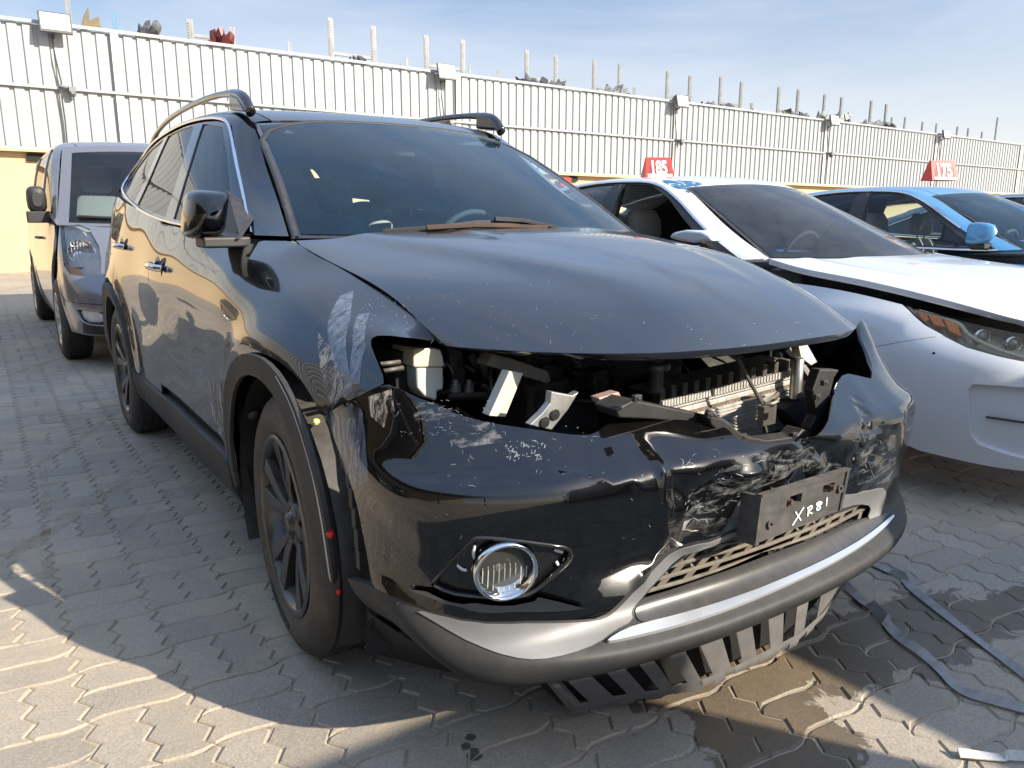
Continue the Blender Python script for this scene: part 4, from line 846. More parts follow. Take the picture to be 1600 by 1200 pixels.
# ---- headlight holes show the engine bay; bumper
top = [(606, 600), (618, 606), (640, 616), (660, 625), (700, 642), (740, 655), (800, 666), (850, 673), (905, 680), (927, 679), (945, 666), (966, 650)]
grl = [(1010, 651), (1060, 656), (1108, 658), (1135, 668), (1150, 684), (1172, 694), (1210, 694), (1250, 690), (1275, 684), (1290, 664), (1300, 630), (1306, 600), (1318, 583)]
edgeL = [(506, 652), (520, 682), (540, 728), (556, 780), (568, 840), (577, 890), (583, 917)]
low = [(600, 926), (650, 946), (720, 962), (800, 969), (880, 969), (930, 967), (952, 957), (975, 935), (1010, 896), (1030, 873), (1055, 855), (1100, 841), (1165, 823), (1185, 812), (1250, 795), (1318, 783), (1330, 775), (1378, 757), (1392, 748)]
nb_ = BUMP.nr-1
cover = [(506, 652), (530, 634), (560, 620), (590, 605)]+top+grl+[(1345, 588), (1366, 593), ('uv', 13.2, nb_-1.), ('uv', 14, nb_-1.), ('uv', 15, nb_-1), ('uv', 16, nb_-1), ('uv', 16, 5), ('uv', 15, 5), ('uv', 14, 5.2)]+low[::-1]+edgeL[::-1]
fogo = [(671, 912), (700, 880), (735, 845), (748, 839), (800, 843), (876, 853), (889, 858), (893, 866), (889, 877), (860, 904), (832, 928), (800, 935), (744, 931), (700, 925), (679, 920)]
bc = panel('bumper_cover', BUMP, cover, BLK, xt, holes=[fogo], sm=1, th=.012, step=.02)
chin = [(541, 903), (565, 912), (583, 917)]+low+[('uv', 14, 5.2), ('uv', 15, 5), ('uv', 16, 5), ('uv', 16, .2), ('uv', 14, .2), ('uv', 12, .2), ('uv', 10, .2), ('uv', 8, .2), ('uv', 6, .2), ('uv', 4, .2), ('uv', 2, .3), ('uv', 1, .4), (552, 925)]
gro = [(1000, 938), (1020, 915), (1040, 893), (1078, 864), (1120, 850), (1172, 836), (1240, 815), (1318, 798), (1362, 782), (1374, 790), (1366, 805), (1327, 818), (1260, 846), (1200, 868), (1100, 905), (1040, 926)]
panel('lower_cladding', BUMP, chin, CLAD, xt, holes=[gro], sm=0, th=.02, off=-.001, step=.02)
# bright satin section of the cladding: left wedge and the frame round the lower grille
sil = [(640, 948), (720, 966), (800, 973), (880, 973), (932, 971), (955, 961), (980, 936), (1014, 899), (1034, 877), (1058, 859), (1102, 845), (1166, 828), (1170, 834), (1120, 848), (1078, 862), (1040, 890), (1020, 912), (998, 938), (985, 955), (990, 970), (960, 985), (935, 1005), (890, 1022), (840, 1031), (800, 1027), (740, 1004), (690, 976)]
panel('satin_wedge', BUMP, sil, SILV, xt, sm=1, th=.003, off=.0025, step=.02)
panel('satin_wedge', BUMP, [(1258, 800), (1290, 788), (1330, 772), (1378, 760), (1386, 770), (1378, 800), (1368, 815), (1355, 812), (1362, 790), (1340, 786), (1300, 797)], SILV, xt, sm=1, th=.003, off=.0025, step=.02)
panel('lip_shelf', BUMP, [(992, 951), (1003, 941), (1040, 929), (1100, 909), (1200, 872), (1260, 850), (1327, 821), (1368, 808), (1388, 800), (1375, 822), (1340, 846), (1300, 868), (1200, 914), (1100, 950), (1040, 966), (1008, 974), (994, 968)], SHELF, xt, sm=1, th=.003, off=.003, step=.02)
panel('bright_strip', BUMP, [(945, 1004), (975, 986), (1005, 977), (1050, 966), (1100, 952), (1200, 917), (1300, 871), (1350, 842), (1392, 806), (1395, 811), (1351, 851), (1300, 882), (1200, 929), (1100, 967), (1040, 985), (1000, 995), (955, 1005)], STRIP, xt, sm=1, th=.012, off=.010, step=.02)
# fog lamp
panel('fog_bezel', BUMP, fogo, GBLK, xt, sm=1, th=.0, off=-.012, step=.02)
uvf = BUMP.inv((790, 892)); fc = BUMP.P(np.array([uvf[0]]), np.array([uvf[1]]), .0)[0]; fn = np.array([-.34, -.93, -.12]); fn /= np.linalg.norm(fn)
print('fog', fc)
fg = MB(); fg.lathe([(-.012, .066), (.006, .065), (.010, .062), (.010, .058), (.004, .055), (-.02, .053)], fc, fn, 40); fg.build('fog_ring', CHR, xt, smooth=True)
m = MB(); m.lathe([(-.05, .0), (-.045, .028), (-.032, .045), (-.014, .054)], fc, fn, 32); m.build('fog_reflector', mat('reflector', (.55, .56, .52), .25, metal=.9, noise=(20, .8, (.35, .34, .30))), xt, smooth=True)
m = MB(); m.lathe([(.0, 0), (-.001, .03), (-.006, .054)], fc-fn*.004, fn, 32); m.build('fog_lens', glass('fog_glass', (.85, .86, .80), 1.5, .07, (.45, .43, .36)), xt, smooth=True)
rx_ = np.cross(fn, [0, 0, 1.]); rx_ /= np.linalg.norm(rx_); rz_ = np.cross(rx_, fn)
m = MB(); [m.tube([fc-fn*.009+rx_*q_*.011-rz_*math.sqrt(.052**2-(q_*.011)**2), fc-fn*.006+rx_*q_*.011*1.0, fc-fn*.009+rx_*q_*.011+rz_*math.sqrt(.052**2-(q_*.011)**2)*.2], .0012, 4) for q_ in range(-4, 5)]; m.build('lens_ribs', mat('rib_glass', (.6, .62, .58), .15, coat=1), xt, kind='stuff')
m = MB(); m.lathe([(0, .022), (.012, .022), (.016, .014), (.018, 0)], fc-fn*.03, fn, 16); m.build('fog_bulb_shield', CHR, xt, smooth=True)
m = MB(); m.lathe([(0, .0), (.02, .012), (.03, 0)], fc-fn*.045, fn, 12); m.build('fog_bulb', mat('bulb', (.7, .7, .65), .1, metal=.6), xt)
ribbon(BUMP, fogo[:-1], .007, GBLK, 'fog_housing_lip', xt, off=.004, th=.008, sm=1, closed=True)
panel('air_blade', BUMP, [(640, 917), (671, 921), (744, 937), (800, 941), (832, 934), (838, 927), (870, 935), (910, 946), (880, 950), (800, 951), (720, 944), (680, 932)], BLKH, xt, sm=0, off=.012, th=.014, step=.02)
for pts in ([(712, 887), (720, 894), (728, 895)], [(741, 855), (738, 868), (741, 880)], [(868, 863), (882, 867)], [(871, 881), (875, 888)]):
    o = ribbon(BUMP, pts, [.004, .007, .005], mat('white_sealant', (.7, .72, .74), .4), 'sealant_smear', xt, off=-.008, th=.002)
# lower grille: recessed mesh of louvres
gv = VOID
panel('grille_back', BUMP, gro, gv, xt, sm=0, off=-.075, th=0, step=.05)
panel('grille_wall', BUMP, gro, PLB, xt, sm=0, off=-.002, th=.07, step=.05, holes=[[(p[0]+(1190-p[0])*.03, p[1]+(870-p[1])*.05) for p in gro]])
GMAT = mat('dusty_grille', (.075, .068, .058), .65, dust=.5, noise=(30, .8, (.13, .11, .085)))
gpoly = BUMP.poly(gro)
n0 = 0
u0, u1 = gpoly[:, 0].min(), gpoly[:, 0].max(); v0, v1 = gpoly[:, 1].min(), gpoly[:, 1].max()
mg = MB(); V0 = None
rowsn = 5
for r in range(rowsn+1):
    v = v0+(v1-v0)*(r+.3)/(rowsn+.6); us = np.arange(u0, u1, .16)
    ok = inside(gpoly, np.stack([us, np.full(len(us), v)], 1)); seg = [u for u, k_ in zip(us, ok) if k_]
    if len(seg) > 2: 
        A = BUMP.P(seg, [v]*len(seg), -.016); m = MB(); m.tube(A, .0045, 6, flat=(1.6, .8)); m.build('grille_bar', GMAT, xt)
    for k in range(int((u1-u0)/.42)):
        u = u0+.42*(k+.5*(r % 2))+.1
        if r < rowsn and inside(gpoly, np.array([[u, v+.1*(v1-v0)/rowsn*5]]))[0] and inside(gpoly, np.array([[u+.3, v+.02]]))[0]:
            dv = (v1-v0)/rowsn*.9; A = BUMP.P([u, u+.14, u+.30, u+.16], [v, v, v+dv, v+dv], -.018); B = BUMP.P([u+.05, u+.19, u+.35, u+.21], [v, v, v+dv, v+dv], -.034)
            m = MB(); m.add(list(A)+list(B), [(0, 1, 2, 3), (4, 7, 6, 5), (0, 4, 5, 1), (1, 5, 6, 2), (2, 6, 7, 3), (3, 7, 4, 0)]); m.build('grille_fin', GMAT, xt)
# number plate holder, tilted and torn, with scrawled letters
pc = [at(1190, 775, 'y', -.985), at(1325, 733, 'y', -1.0), at(1312, 797, 'y', -1.0), at(1180, 850, 'y', -.995)]
pc = [np.array(p) for p in pc]; nrm_ = np.cross(pc[1]-pc[0], pc[3]-pc[0]); nrm_ /= np.linalg.norm(nrm_); nrm_ *= np.sign(nrm_[1])*-1
def pp(a, b, d=0.):
    return pc[0]*(1-a)*(1-b)+pc[1]*a*(1-b)+pc[2]*a*b+pc[3]*(1-a)*b+nrm_*d
print('plate', [np.round(p, 3) for p in pc], nrm_)
out4 = [pp(0, 0), pp(1, 0), pp(1, 1), pp(0, 1)]
PLM = mat('plate_holder_plastic', (.028, .029, .031), .38, dust=.3, noise=(12, .8, (.05, .05, .052)))
# a frame of strips leaves the two slots open
def bar4(m, a0, a1, b0, b1, d0=-.012, d1=0.): m.add([pp(a, b, d) for d in (d0, d1) for a, b in ((a0, b0), (a1, b0), (a1, b1), (a0, b1))], [(3, 2, 1, 0), (4, 5, 6, 7), (0, 1, 5, 4), (1, 2, 6, 5), (2, 3, 7, 6), (3, 0, 4, 7)])
m = MB()
for a0, a1, b0, b1 in ((0, 1, 0, .22), (0, .33, .22, .42), (.47, .72, .22, .42), (.86, 1, .22, .42), (0, 1, .42, 1)): bar4(m, a0, a1, b0, b1)
pl = m.build('plate_holder', PLM, xt)
m = MB(); bar4(m, -.01, 1.01, -.03, .02, -.012, .006); bar4(m, -.02, .02, 0, 1.02, -.05, .005); bar4(m, .98, 1.01, 0, 1, -.03, .004); m.build('plate_rim', PLM, pl)
for a_ in (.34, .84):
    m = MB(); bar4(m, a_-.035, a_+.012, .28, .38, -.02, .003); m.lathe([(0, .006), (.006, .006), (.006, 0)], pp(a_-.01, .34, .003), nrm_, 8); m.build('rusty_clip', RUST, pl)
for a_, b_ in ((.13, .68), (.93, .42)): m = MB(); m.lathe([(0, .008), (.006, .010), (.006, .005), (.001, .004), (.001, 0)], pp(a_, b_, 0), nrm_, 10); m.build('screw_boss', PLM, pl)
CHALK = mat('white_marker', (.72, .76, .78), .6)
def stroke(m, pts, w=.0035):
    P = [pp(a, b, .0012) for a, b in pts]; P = list(chaikin(np.array(P), 1, False)) if len(P) > 2 else P
    for p, q_ in zip(P[:-1], P[1:]):
        t = q_-p; s_ = np.cross(t, nrm_); s_ /= np.linalg.norm(s_); e_ = t/np.linalg.norm(t)*w*.3; m.add([p-s_*w/2-e_, p+s_*w/2-e_, q_+s_*w/2+e_, q_-s_*w/2+e_], [(0, 1, 2, 3)])
for ch in ([[(.42, .62), (.50, .86)], [(.51, .58), (.41, .90)]], [[(.57, .62), (.58, .82)], [(.56, .63), (.61, .60), (.62, .67), (.57, .72), (.63, .80)]], [[(.70, .58), (.66, .61), (.69, .67), (.74, .64), (.71, .58), (.70, .66), (.67, .74), (.71, .78), (.73, .72), (.69, .67)]], [[(.79, .55), (.80, .74)]]):
    m = MB(); [stroke(m, s_) for s_ in ch]; m.build('marker_letter', CHALK, pl)
# ---- undertray torn off and hanging to the ground
A = [at(840, 1044, 'z', .225), at(905, 1036, 'z', .235), at(985, 1022, 'z', .235), at(1060, 1000, 'z', .235), at(1130, 975, 'z', .235), at(1200, 945, 'z', .235), at(1260, 915, 'z', .235), at(1300, 895, 'z', .235), at(1345, 868, 'z', .235)]
B = [at(905, 1108, 'z', .05), at(968, 1094, 'z', .055), at(1035, 1084, 'z', .06), at(1100, 1070, 'z', .065), at(1150, 1050, 'z', .07), at(1205, 1022, 'z', .08), at(1248, 1000, 'z', .09), at(1285, 965, 'z', .11), at(1325, 905, 'z', .16)]
TRAY = mat('tray_plastic', (.10, .10, .105), .5, dust=.3, noise=(14, .8, (.16, .15, .135)))
tr = empty('undertray', (0, -.8, .1)); tr.parent = xt; tr.matrix_parent_inverse = Matrix.Translation((0, 1.37, 0)).inverted()
ns = len(A)-1; nA = (0, -.35, .94)
def S2(s, t):
    i = min(int(s), ns-1); f = s-i; a = A[i]*(1-f)+A[i+1]*f; b = B[i]*(1-f)+B[i+1]*f; return a*(1-t)+b*t
def quad(m, s0, s1, t0, t1, th=.008, sk=0.):
    P = [S2(s0, t0), S2(s1, t0), S2(min(s1+sk, ns), t1), S2(min(s0+sk, ns), t1)]; d = np.array([0, .3, -.95])*th; m.add(P+[p+d for p in P], [(0, 1, 2, 3), (7, 6, 5, 4), (0, 4, 5, 1), (1, 5, 6, 2), (2, 6, 7, 3), (3, 7, 4, 0)])
for s0, w_ in ((.0, .12), (.42, .55), (1.35, .35), (2.05, .28), (2.72, .30), (3.4, .50), (4.25, .35), (5.0, .42), (5.8, .40), (6.7, 1.25)):
    m = MB(); quad(m, s0, min(s0+w_, ns), .0, .90, .010, .0); m.build('slat', TRAY, tr, bevel=.002)
m = MB()
for k in range(24):
    s0 = k*ns/24; quad(m, s0, s0+ns/24, .88, 1.0+.035*math.sin(k*2.7)+(-.05 if k in (11, 12) else 0), .012)
m.build('front_edge', TRAY, tr)
m = MB(); 
for k in range(16): s0 = k*ns/16; quad(m, s0, s0+ns/16, -.25, .06, .006)
m.build('rear_edge', TRAY, tr)
m = MB(); m.add([at(975, 1010, 'z', .25), at(1195, 930, 'z', .25), at(1192, 955, 'z', .225), at(1080, 1005, 'z', .215), at(970, 1048, 'z', .215)], [(0, 1, 2, 3, 4)]); m.build('air_dam_flap', CLAD, tr)
m = MB()
for k in range(12): s0 = k*ns/12; P_ = [S2(s0, -.3), S2(min(s0+ns/12, ns), -.3), S2(min(s0+ns/12, ns), .9), S2(s0, .9)]; m.add([p+np.array([0, .05, -.03]) for p in P_], [(0, 1, 2, 3)])
m.build('tray_gap_shade', VOID, tr)  # black sheet put behind the slats for the shade in the gaps
m = MB(); m.prism([at(848, 1050, 'z', .20), at(862, 1049, 'z', .20), at(920, 1112, 'z', .035), at(902, 1116, 'z', .03)], (0, .01, -.012)); m.build('side_edge', TRAY, tr)
m = MB(); m.add([at(573, 955, 'z', .3), at(640, 1000, 'z', .24), at(760, 1045, 'z', .12), at(700, 1050, 'z', .06), at(580, 1020, 'z', .08)], [(0, 1, 2, 3, 4)]); m.add([at(560, 925, 'y', -.42), at(600, 960, 'y', -.42), at(640, 1010, 'y', -.42), at(575, 1025, 'y', -.42)], [(0, 1, 2, 3)]); m.build('splash_guard', PLB, xt)
# ---- engine bay and radiator
bay = empty('engine_bay', (0, -.3, .3)); bay.parent = xt; bay.matrix_parent_inverse = Matrix.Translation((0, 1.37, 0)).inverted()
m = MB(); m.box((0, .02, .60), (1.30, .04, .74)); m.box((0, -.35, .36), (1.30, .7, .04)); m.box((-.70, -.1, .62), (.03, .5, .5)); m.box((.70, -.1, .62), (.03, .5, .5)); m.build('bulkhead', VOID, bay)
ENG = mat('engine_black', (.016, .016, .017), .5, dust=.4); ENGM = mat('engine_metal', (.11, .11, .11), .45, metal=.7, noise=(25, .9, (.04, .04, .04)))
m = MB(); m.box((.02, -.12, .70), (.62, .34, .32)); m.box((.0, -.16, .86), (.50, .26, .06)); m.box((-.22, -.28, .60), (.25, .2, .3)); m.build('engine_block', ENG, bay, bevel=.02)
m = MB(); c = at(865, 600, 'y', -.30); m.lathe([(-.04, .02), (-.04, .06), (.0, .065), (.02, .05), (.025, 0)], c, (.2, -1, .1), 20)
for k in range(12): a = k*math.pi/6; m.box(c+np.array([.045*math.cos(a), -.012, .045*math.sin(a)]), (.006, .03, .03), Matrix.Rotation(-a, 3, 'Y'))
m.build('alternator', ENGM, bay)
# washer / coolant reservoir
def pbox(name, px, y, dep, m_, bev=.006, par_=bay):
    P = [at(u, v, 'y', y) for u, v in px]; m = MB(); m.prism(P, (0, dep, 0)); return m.build(name, m_, par_, bevel=bev)
tk = pbox('reservoir', [(650, 573), (694, 573), (694, 610), (684, 612), (684, 627), (664, 622), (652, 606)], -.40, .11, WHP, .008)
pbox('reservoir_cap', [(648, 545), (654, 543), (690, 546), (693, 556), (696, 574), (646, 575), (646, 560)], -.405, .12, CREAM, .006)
pbox('strut_bracket', [(700, 545), (722, 548), (728, 580), (725, 614), (708, 614), (706, 580)], -.34, .03, ENGM, .003)
pbox('support_bar', [(764, 650), (796, 580), (818, 583), (790, 652)], -.60, .03, mat('cream_metal', (.58, .56, .49), .5, noise=(10, .7, (.42, .35, .25))), .002)
m = MB(); m.tube([at(768, 570, 'y', -.36), at(766, 590, 'y', -.38), at(771, 620, 'y', -.4), at(771, 645, 'y', -.42)], .005, 8); m.build('steel_pipe', BARE, bay, smooth=True)
m = MB(); [m.tube([at(u, 616+3*math.sin(u*.01), 'y', -.33) for u in (700, 740, 800, 860, 905)], .012, 8)]; m.build('lower_hose', ENG, bay, smooth=True)
for ps, yy, r in (([(735, 555), (748, 580), (742, 612)], -.3, .012), ([(812, 590), (835, 640), (830, 672)], -.3, .02), ([(740, 600), (780, 608), (820, 600), (860, 590)], -.25, .015), ([(900, 600), (930, 612), (960, 604)], -.35, .02), ([(590, 570), (625, 566)], -.42, .006), ([(595, 581), (630, 575)], -.42, .006)): m = MB(); m.tube([at(u, v, 'y', yy) for u, v in ps], r, 8); m.build('hose', ENG, bay, smooth=True)
m = MB(); [m.lathe([(0, .012), (.02, .012), (.02, .008), (.03, .008), (.03, 0)], at(u, 612, 'y', -.4), (0, 0, 1), 10) for u in (712, 733)]; m.build('bolt', BARE, bay)
m = MB(); P = [at(770, 552, 'y', -.50), at(800, 560, 'y', -.52), at(857, 580, 'y', -.56), at(862, 596, 'y', -.56), at(855, 600, 'y', -.56), at(760, 572, 'y', -.50)]; m.prism(P, (0, .05, 0)); m.build('upper_crossmember', mat('primer_black', (.04, .038, .035), .5, dust=.5), bay, bevel=.004)
m = MB(); P = [at(u, v, 'y', -.72) for u, v in ((862, 612), (895, 618), (905, 612), (888, 640), (862, 672), (828, 664), (848, 645), (860, 630))]; m.prism(P, (0, .02, 0)); m.build('headlamp_bracket', mat('cut_metal', (.42, .42, .40), .4, metal=.6, noise=(12, .8, (.2, .19, .17))), bay, bevel=.002)
for u, v in ((868, 648), (852, 660)): m = MB(); m.lathe([(0, .012), (.002, 0)], at(u, v, 'y', -.725), (0, -1, 0), 14); m.build('bracket_hole', VOID, bay)
hr = np.random.default_rng(11)
for k in range(26):
    x0 = hr.uniform(-.62, .50); y0 = hr.uniform(-.42, -.22); z0 = hr.uniform(.66, .86); dx, dz, sg_ = hr.normal(0, .12), hr.normal(0, .08), hr.uniform(-.08, .05)
    Pk = [np.array([x0+dx*t, y0+.10*t*hr.uniform(-1, 1), z0+dz*t+sg_*math.sin(math.pi*t)]) for t in np.linspace(0, 1, 6)]; m = MB(); m.tube(chaikin(np.array(Pk), 1, False), hr.choice([.004, .006, .009, .014]), 6); m.build('cable', [ENG, ENGM, PLB, ENG][k % 4], bay, smooth=True)
for k in range(14):
    c = np.array([hr.uniform(-.6, .5), hr.uniform(-.45, -.25), hr.uniform(.62, .86)]); m = MB(); m.box(c, hr.uniform(.015, .07, 3), Matrix.Rotation(hr.uniform(-.6, .6), 3, 'Y')); m.build('connector_box', [ENG, ENGM, PLB][k % 3], bay, bevel=.004)
# honeycomb air duct
m = MB()
for i in range(9):
    for j in range(5):
        c = at(902+i*7+(j % 2)*3.5, 585+j*7.5, 'y', -.42); m.lathe([(0, .0078), (.012, .0078), (.012, .0058), (0, .0058)], c, (0, 1, 0), 6)
m.build('duct_mesh', ENG, bay, kind='stuff')
# radiator with tank, tubes and fins
ra = empty('radiator', (0, -.7, .6)); ra.parent = xt; ra.matrix_parent_inverse = Matrix.Translation((0, 1.37, 0)).inverted()
def kid(o): return parent(o, ra)
YR = -.66
def Rp(u, v, y=YR): return at(u, v, 'y', y)
TL, TR = Rp(1035, 628), Rp(1235, 580); zT = (TL[2]+TR[2])/2; xl, xr = TL[0], TR[0]; print('radiator', TL, TR)
m = MB(); m.prism([Rp(1012, 612, -.64), Rp(1225, 560, -.64), Rp(1240, 580, -.64), Rp(1030, 633, -.64)], (0, .08, 0)); kid(m.build('radiator_tank', ENG, None, bevel=.006))
for k in range(12):
    f = (k+.5)/12; p = Rp(1020+213*f, 622-50*f, -.655); m = MB(); m.box(p, (.018, .03, .05)); kid(m.build('tank_rib', ENG, None, bevel=.003))
m = MB(); m.prism([Rp(1030, 634), Rp(1240, 582), Rp(1242, 590), Rp(1034, 643)], (0, .06, 0)); m2 = [m]
for k in range(46): f = (k+.5)/46; m.box(Rp(1032+208*f, 632-51*f, -.668), (.007, .012, .018))
kid(m.build('header_crimp', ALU, None))
m = MB(); m.prism([Rp(1036, 645), Rp(1242, 592), Rp(1243, 602), Rp(1040, 656)], (0, .05, 0)); kid(m.build('radiator_top_bar', ALU, None, bevel=.002))
for k in range(13):
    f = k/13; a = Rp(1040+30*f, 660+52*f*1.15, -.668); b = Rp(1240, 606+52*f*1.15, -.668); t_ = (b-a); m = MB(); m.tube([a, b], .0036, 6, flat=(2, 1)); kid(m.build('radiator_tube', ALU, None))
m = MB(); m.add([Rp(1036, 652, -.662), Rp(1242, 598, -.662), Rp(1243, 680, -.662), Rp(1080, 735, -.662)], [(0, 1, 2, 3)]); kid(m.build('fin_block', mat('fin_dark', (.10, .07, .05), .7, noise=(60, .9, (.22, .17, .13))), None))
m = MB()
for k in range(40):
    f = (k+.3)/40; a = Rp(1040+200*f, 655-52*f, -.667); b = Rp(1040+200*f+3, 655-52*f+64, -.667); m.tube([a, b], .0011, 4)
kid(m.build('fins', ALU, None, kind='stuff'))
m = MB(); m.lathe([(0, .016), (.085, .016), (.09, .02), (.10, .02), (.10, 0)], Rp(1025, 612, -.69), (0, 0, 1), 16); m.build('filler_neck', ENG, bay, smooth=True)
m = MB(); m.lathe([(0, .028), (.012, .030), (.018, .024), (.018, 0)], Rp(1028, 577, -.69), (0, 0, 1), 16); m.build('filler_cap', ENGM, bay, smooth=True)
m = MB(); m.lathe([(0, .017), (.11, .017), (.115, .013), (.115, 0)], Rp(1242, 622, -.70), (0, 0, 1), 18); m.build('receiver_drier', BARE, bay, smooth=True)
m = MB(); m.tube([Rp(1152, 558, -.74), Rp(1168, 590, -.75), Rp(1182, 615, -.76), Rp(1192, 632, -.77)], .005, 6); m.tube([Rp(1192, 630, -.77), Rp(1210, 622, -.76), Rp(1222, 610, -.75)], .008, 6)
m.box(Rp(1198, 648, -.76), (.05, .02, .05)); m.tube([Rp(1190, 650, -.76), Rp(1196, 675, -.76)], .007, 6); m.build('bonnet_cable', ENG, bay)
m = MB(); m.prism([Rp(1225, 640, -.72), Rp(1285, 600, -.70), Rp(1290, 660, -.72), Rp(1262, 680, -.74)], (0, .12, 0)); m.build('side_duct', VOID, bay)
m = MB(); m.tube([Rp(1230, 545, -.55), Rp(1262, 590, -.60), Rp(1290, 625, -.66)], .018, 8); m.tube([Rp(1215, 555, -.55), Rp(1215, 590, -.6)], .016, 8); m.build('front_frame', ENG, bay)
m = MB(); m.prism([Rp(1248, 540, -.62), Rp(1262, 538, -.62), Rp(1278, 566, -.64), Rp(1268, 572, -.64), Rp(1252, 560, -.63)], (0, .03, 0)); m.build('bent_bracket', BARE, bay, bevel=.003)
m = MB(); m.prism([Rp(935, 622, -.76), Rp(968, 612, -.76), Rp(972, 622, -.76), Rp(940, 632, -.76)], (0, .03, 0)); m.build('hose_end', mat('pink_connector', (.50, .30, .25), .4, noise=(30, .8, (.25, .2, .2))), bay, bevel=.004)
# grille carrier: torn black frame along the upper edge of the bumper opening
m = MB(); P = [(962, 640), (990, 625), (1012, 630), (1060, 640), (1100, 648), (1108, 658), (1090, 662), (1020, 655), (968, 653)]; m.prism([at(u, v, 'y', -.84) for u, v in P], (0, .07, 0)); m.build('grille_carrier', PLB, xt, bevel=.004)
m = MB(); P = [(1108, 650), (1130, 655), (1165, 682), (1200, 688), (1245, 682), (1255, 670), (1266, 675), (1270, 692), (1200, 702), (1160, 698), (1130, 680), (1112, 664)]; m.prism([at(u, v, 'y', -.88) for u, v in P], (0, .05, 0)); m.build('grille_carrier', PLB, xt, bevel=.004)
m = MB(); P = [(1270, 610), (1282, 577), (1312, 578), (1304, 590), (1292, 640), (1284, 672), (1268, 688), (1266, 670), (1276, 650)]; m.prism([at(u, v, 'y', -.84) for u, v in P], (0, .03, 0)); m.build('grille_carrier', PLB, xt, bevel=.004)
for u, v in ((995, 622), (1160, 682), (1288, 598), (1276, 620), (1108, 648), (1240, 680)):
    m = MB(); c = at(u, v, 'y', -.875); m.box(c, (.020, .012, .014)); m.box(c+np.array([0, -.007, 0]), (.009, .004, .006)); m.build('clip_tab', PLB, xt, bevel=.002)
m = MB(); m.tube([at(1104, 640, 'y', -.84), at(1120, 655, 'y', -.86), at(1142, 668, 'y', -.87)], .008, 6); m.build('torn_strip', PLB, xt)
# clips between wing and bumper
m = MB()
for k, (u, v) in enumerate(((520, 690), (527, 718), (536, 748), (541, 780), (546, 812), (550, 845), (553, 878))):
    c = SIDE.P(*[np.array([q_]) for q_ in SIDE.inv((u, v))], -.02)[0]; m.box(c, (.02, .02, .045))
m.build('bumper_bracket', PLB, xt)
# ---- cabin
cab = empty('cabin', (0, 1.4, .9)); cab.parent = xt; cab.matrix_parent_inverse = Matrix.Translation((0, 1.37, 0)).inverted()
m = MB(); m.prism([(-.68, .30, 1.085), (-.68, .95, 1.06), (-.68, 1.0, .9), (-.68, .30, .8)], (1.36, 0, 0)); m.prism([(.15, .72, 1.07), (.15, .80, 1.135), (.15, .95, 1.10), (.15, .97, 1.05)], (.38, 0, 0)); m.build('dashboard', DGRY, cab, bevel=.02)
m = MB(); c = np.array([.36, 1.08, 1.04]); q_ = [c+np.array([.18*math.cos(t), .06*math.sin(t)*-1, .17*math.sin(t)]) for t in np.linspace(0, 2*math.pi, 28)]; m.tube(q_, .014, 8, cap=False); m.tube([c+np.array([-.17, 0, 0]), c+np.array([.17, 0, 0])], .02, 6); m.tube([c, c+np.array([0, -.2, -.1])], .03, 8); m.build('steering_wheel', DGRY, cab, smooth=True)
def seat(x, y, z=.55, par_=cab, col=GRY, wd=.50, o=(0, 0, 0)):
    x += o[0]; y += o[1]
    def loft(secs, name, mt):
        V = []; n = 16
        for (cx_, cy_, cz_, a, b) in secs:
            for i in range(n):
                t = 2*math.pi*i/n; ca, sa = math.cos(t), math.sin(t); V.append((cx_+a*abs(ca)**.5*(1 if ca > 0 else -1), cy_+b*abs(sa)**.6*(1 if sa > 0 else -1), cz_))
        F = [(r*n+i, r*n+(i+1) % n, (r+1)*n+(i+1) % n, (r+1)*n+i) for r in range(len(secs)-1) for i in range(n)]+[tuple(range((len(secs)-1)*n, len(secs)*n))]
        return mesh(name, V, F, mt, par_, smooth=True)
    loft([(x, y+.10, z, wd*.5, .07), (x, y+.12, z+.2, wd*.52, .075), (x, y+.16, z+.42, wd*.47, .065), (x, y+.19, z+.55, wd*.40, .055), (x, y+.20, z+.60, wd*.30, .03)], 'seat_back', col)
    loft([(x, y+.20, z+.63, .11, .04), (x, y+.20, z+.66, .135, .055), (x, y+.21, z+.76, .135, .055), (x, y+.22, z+.82, .10, .035)], 'headrest', col)
    m = MB(); m.box((x, y-.15, z-.02), (wd, .5, .14)); m.build('seat_cushion', col, par_, bevel=.04)
    m = MB(); [m.tube([(x+s*.06, y+.20, z+.56), (x+s*.06, y+.205, z+.68)], .008, 6) for s in (-1, 1)]; m.build('headrest_posts', BARE, par_)
BSE = mat('seat_fabric', (.38, .39, .37), .85)
seat(-.36, 1.55, .60, col=BSE); seat(.36, 1.55, .60, col=BSE); seat(-.33, 2.45, .60, col=BSE); seat(.33, 2.45, .60, col=BSE); 
m = MB(); m.box((.0, 1.12, 1.475), (.22, .03, .07)); m.tube([(0, 1.12, 1.50), (0, 1.08, 1.54)], .012, 6); m.build('inner_mirror', DGRY, cab, bevel=.01)
m = MB(); [m.prism([(s*.35-.16, 1.13, 1.535), (s*.35+.16, 1.13, 1.535), (s*.35+.15, 1.16, 1.43+.08), (s*.35-.15, 1.16, 1.51)], (0, .012, 0)) for s in (-1, 1)]; m.build('sun_visor', GRY, cab)
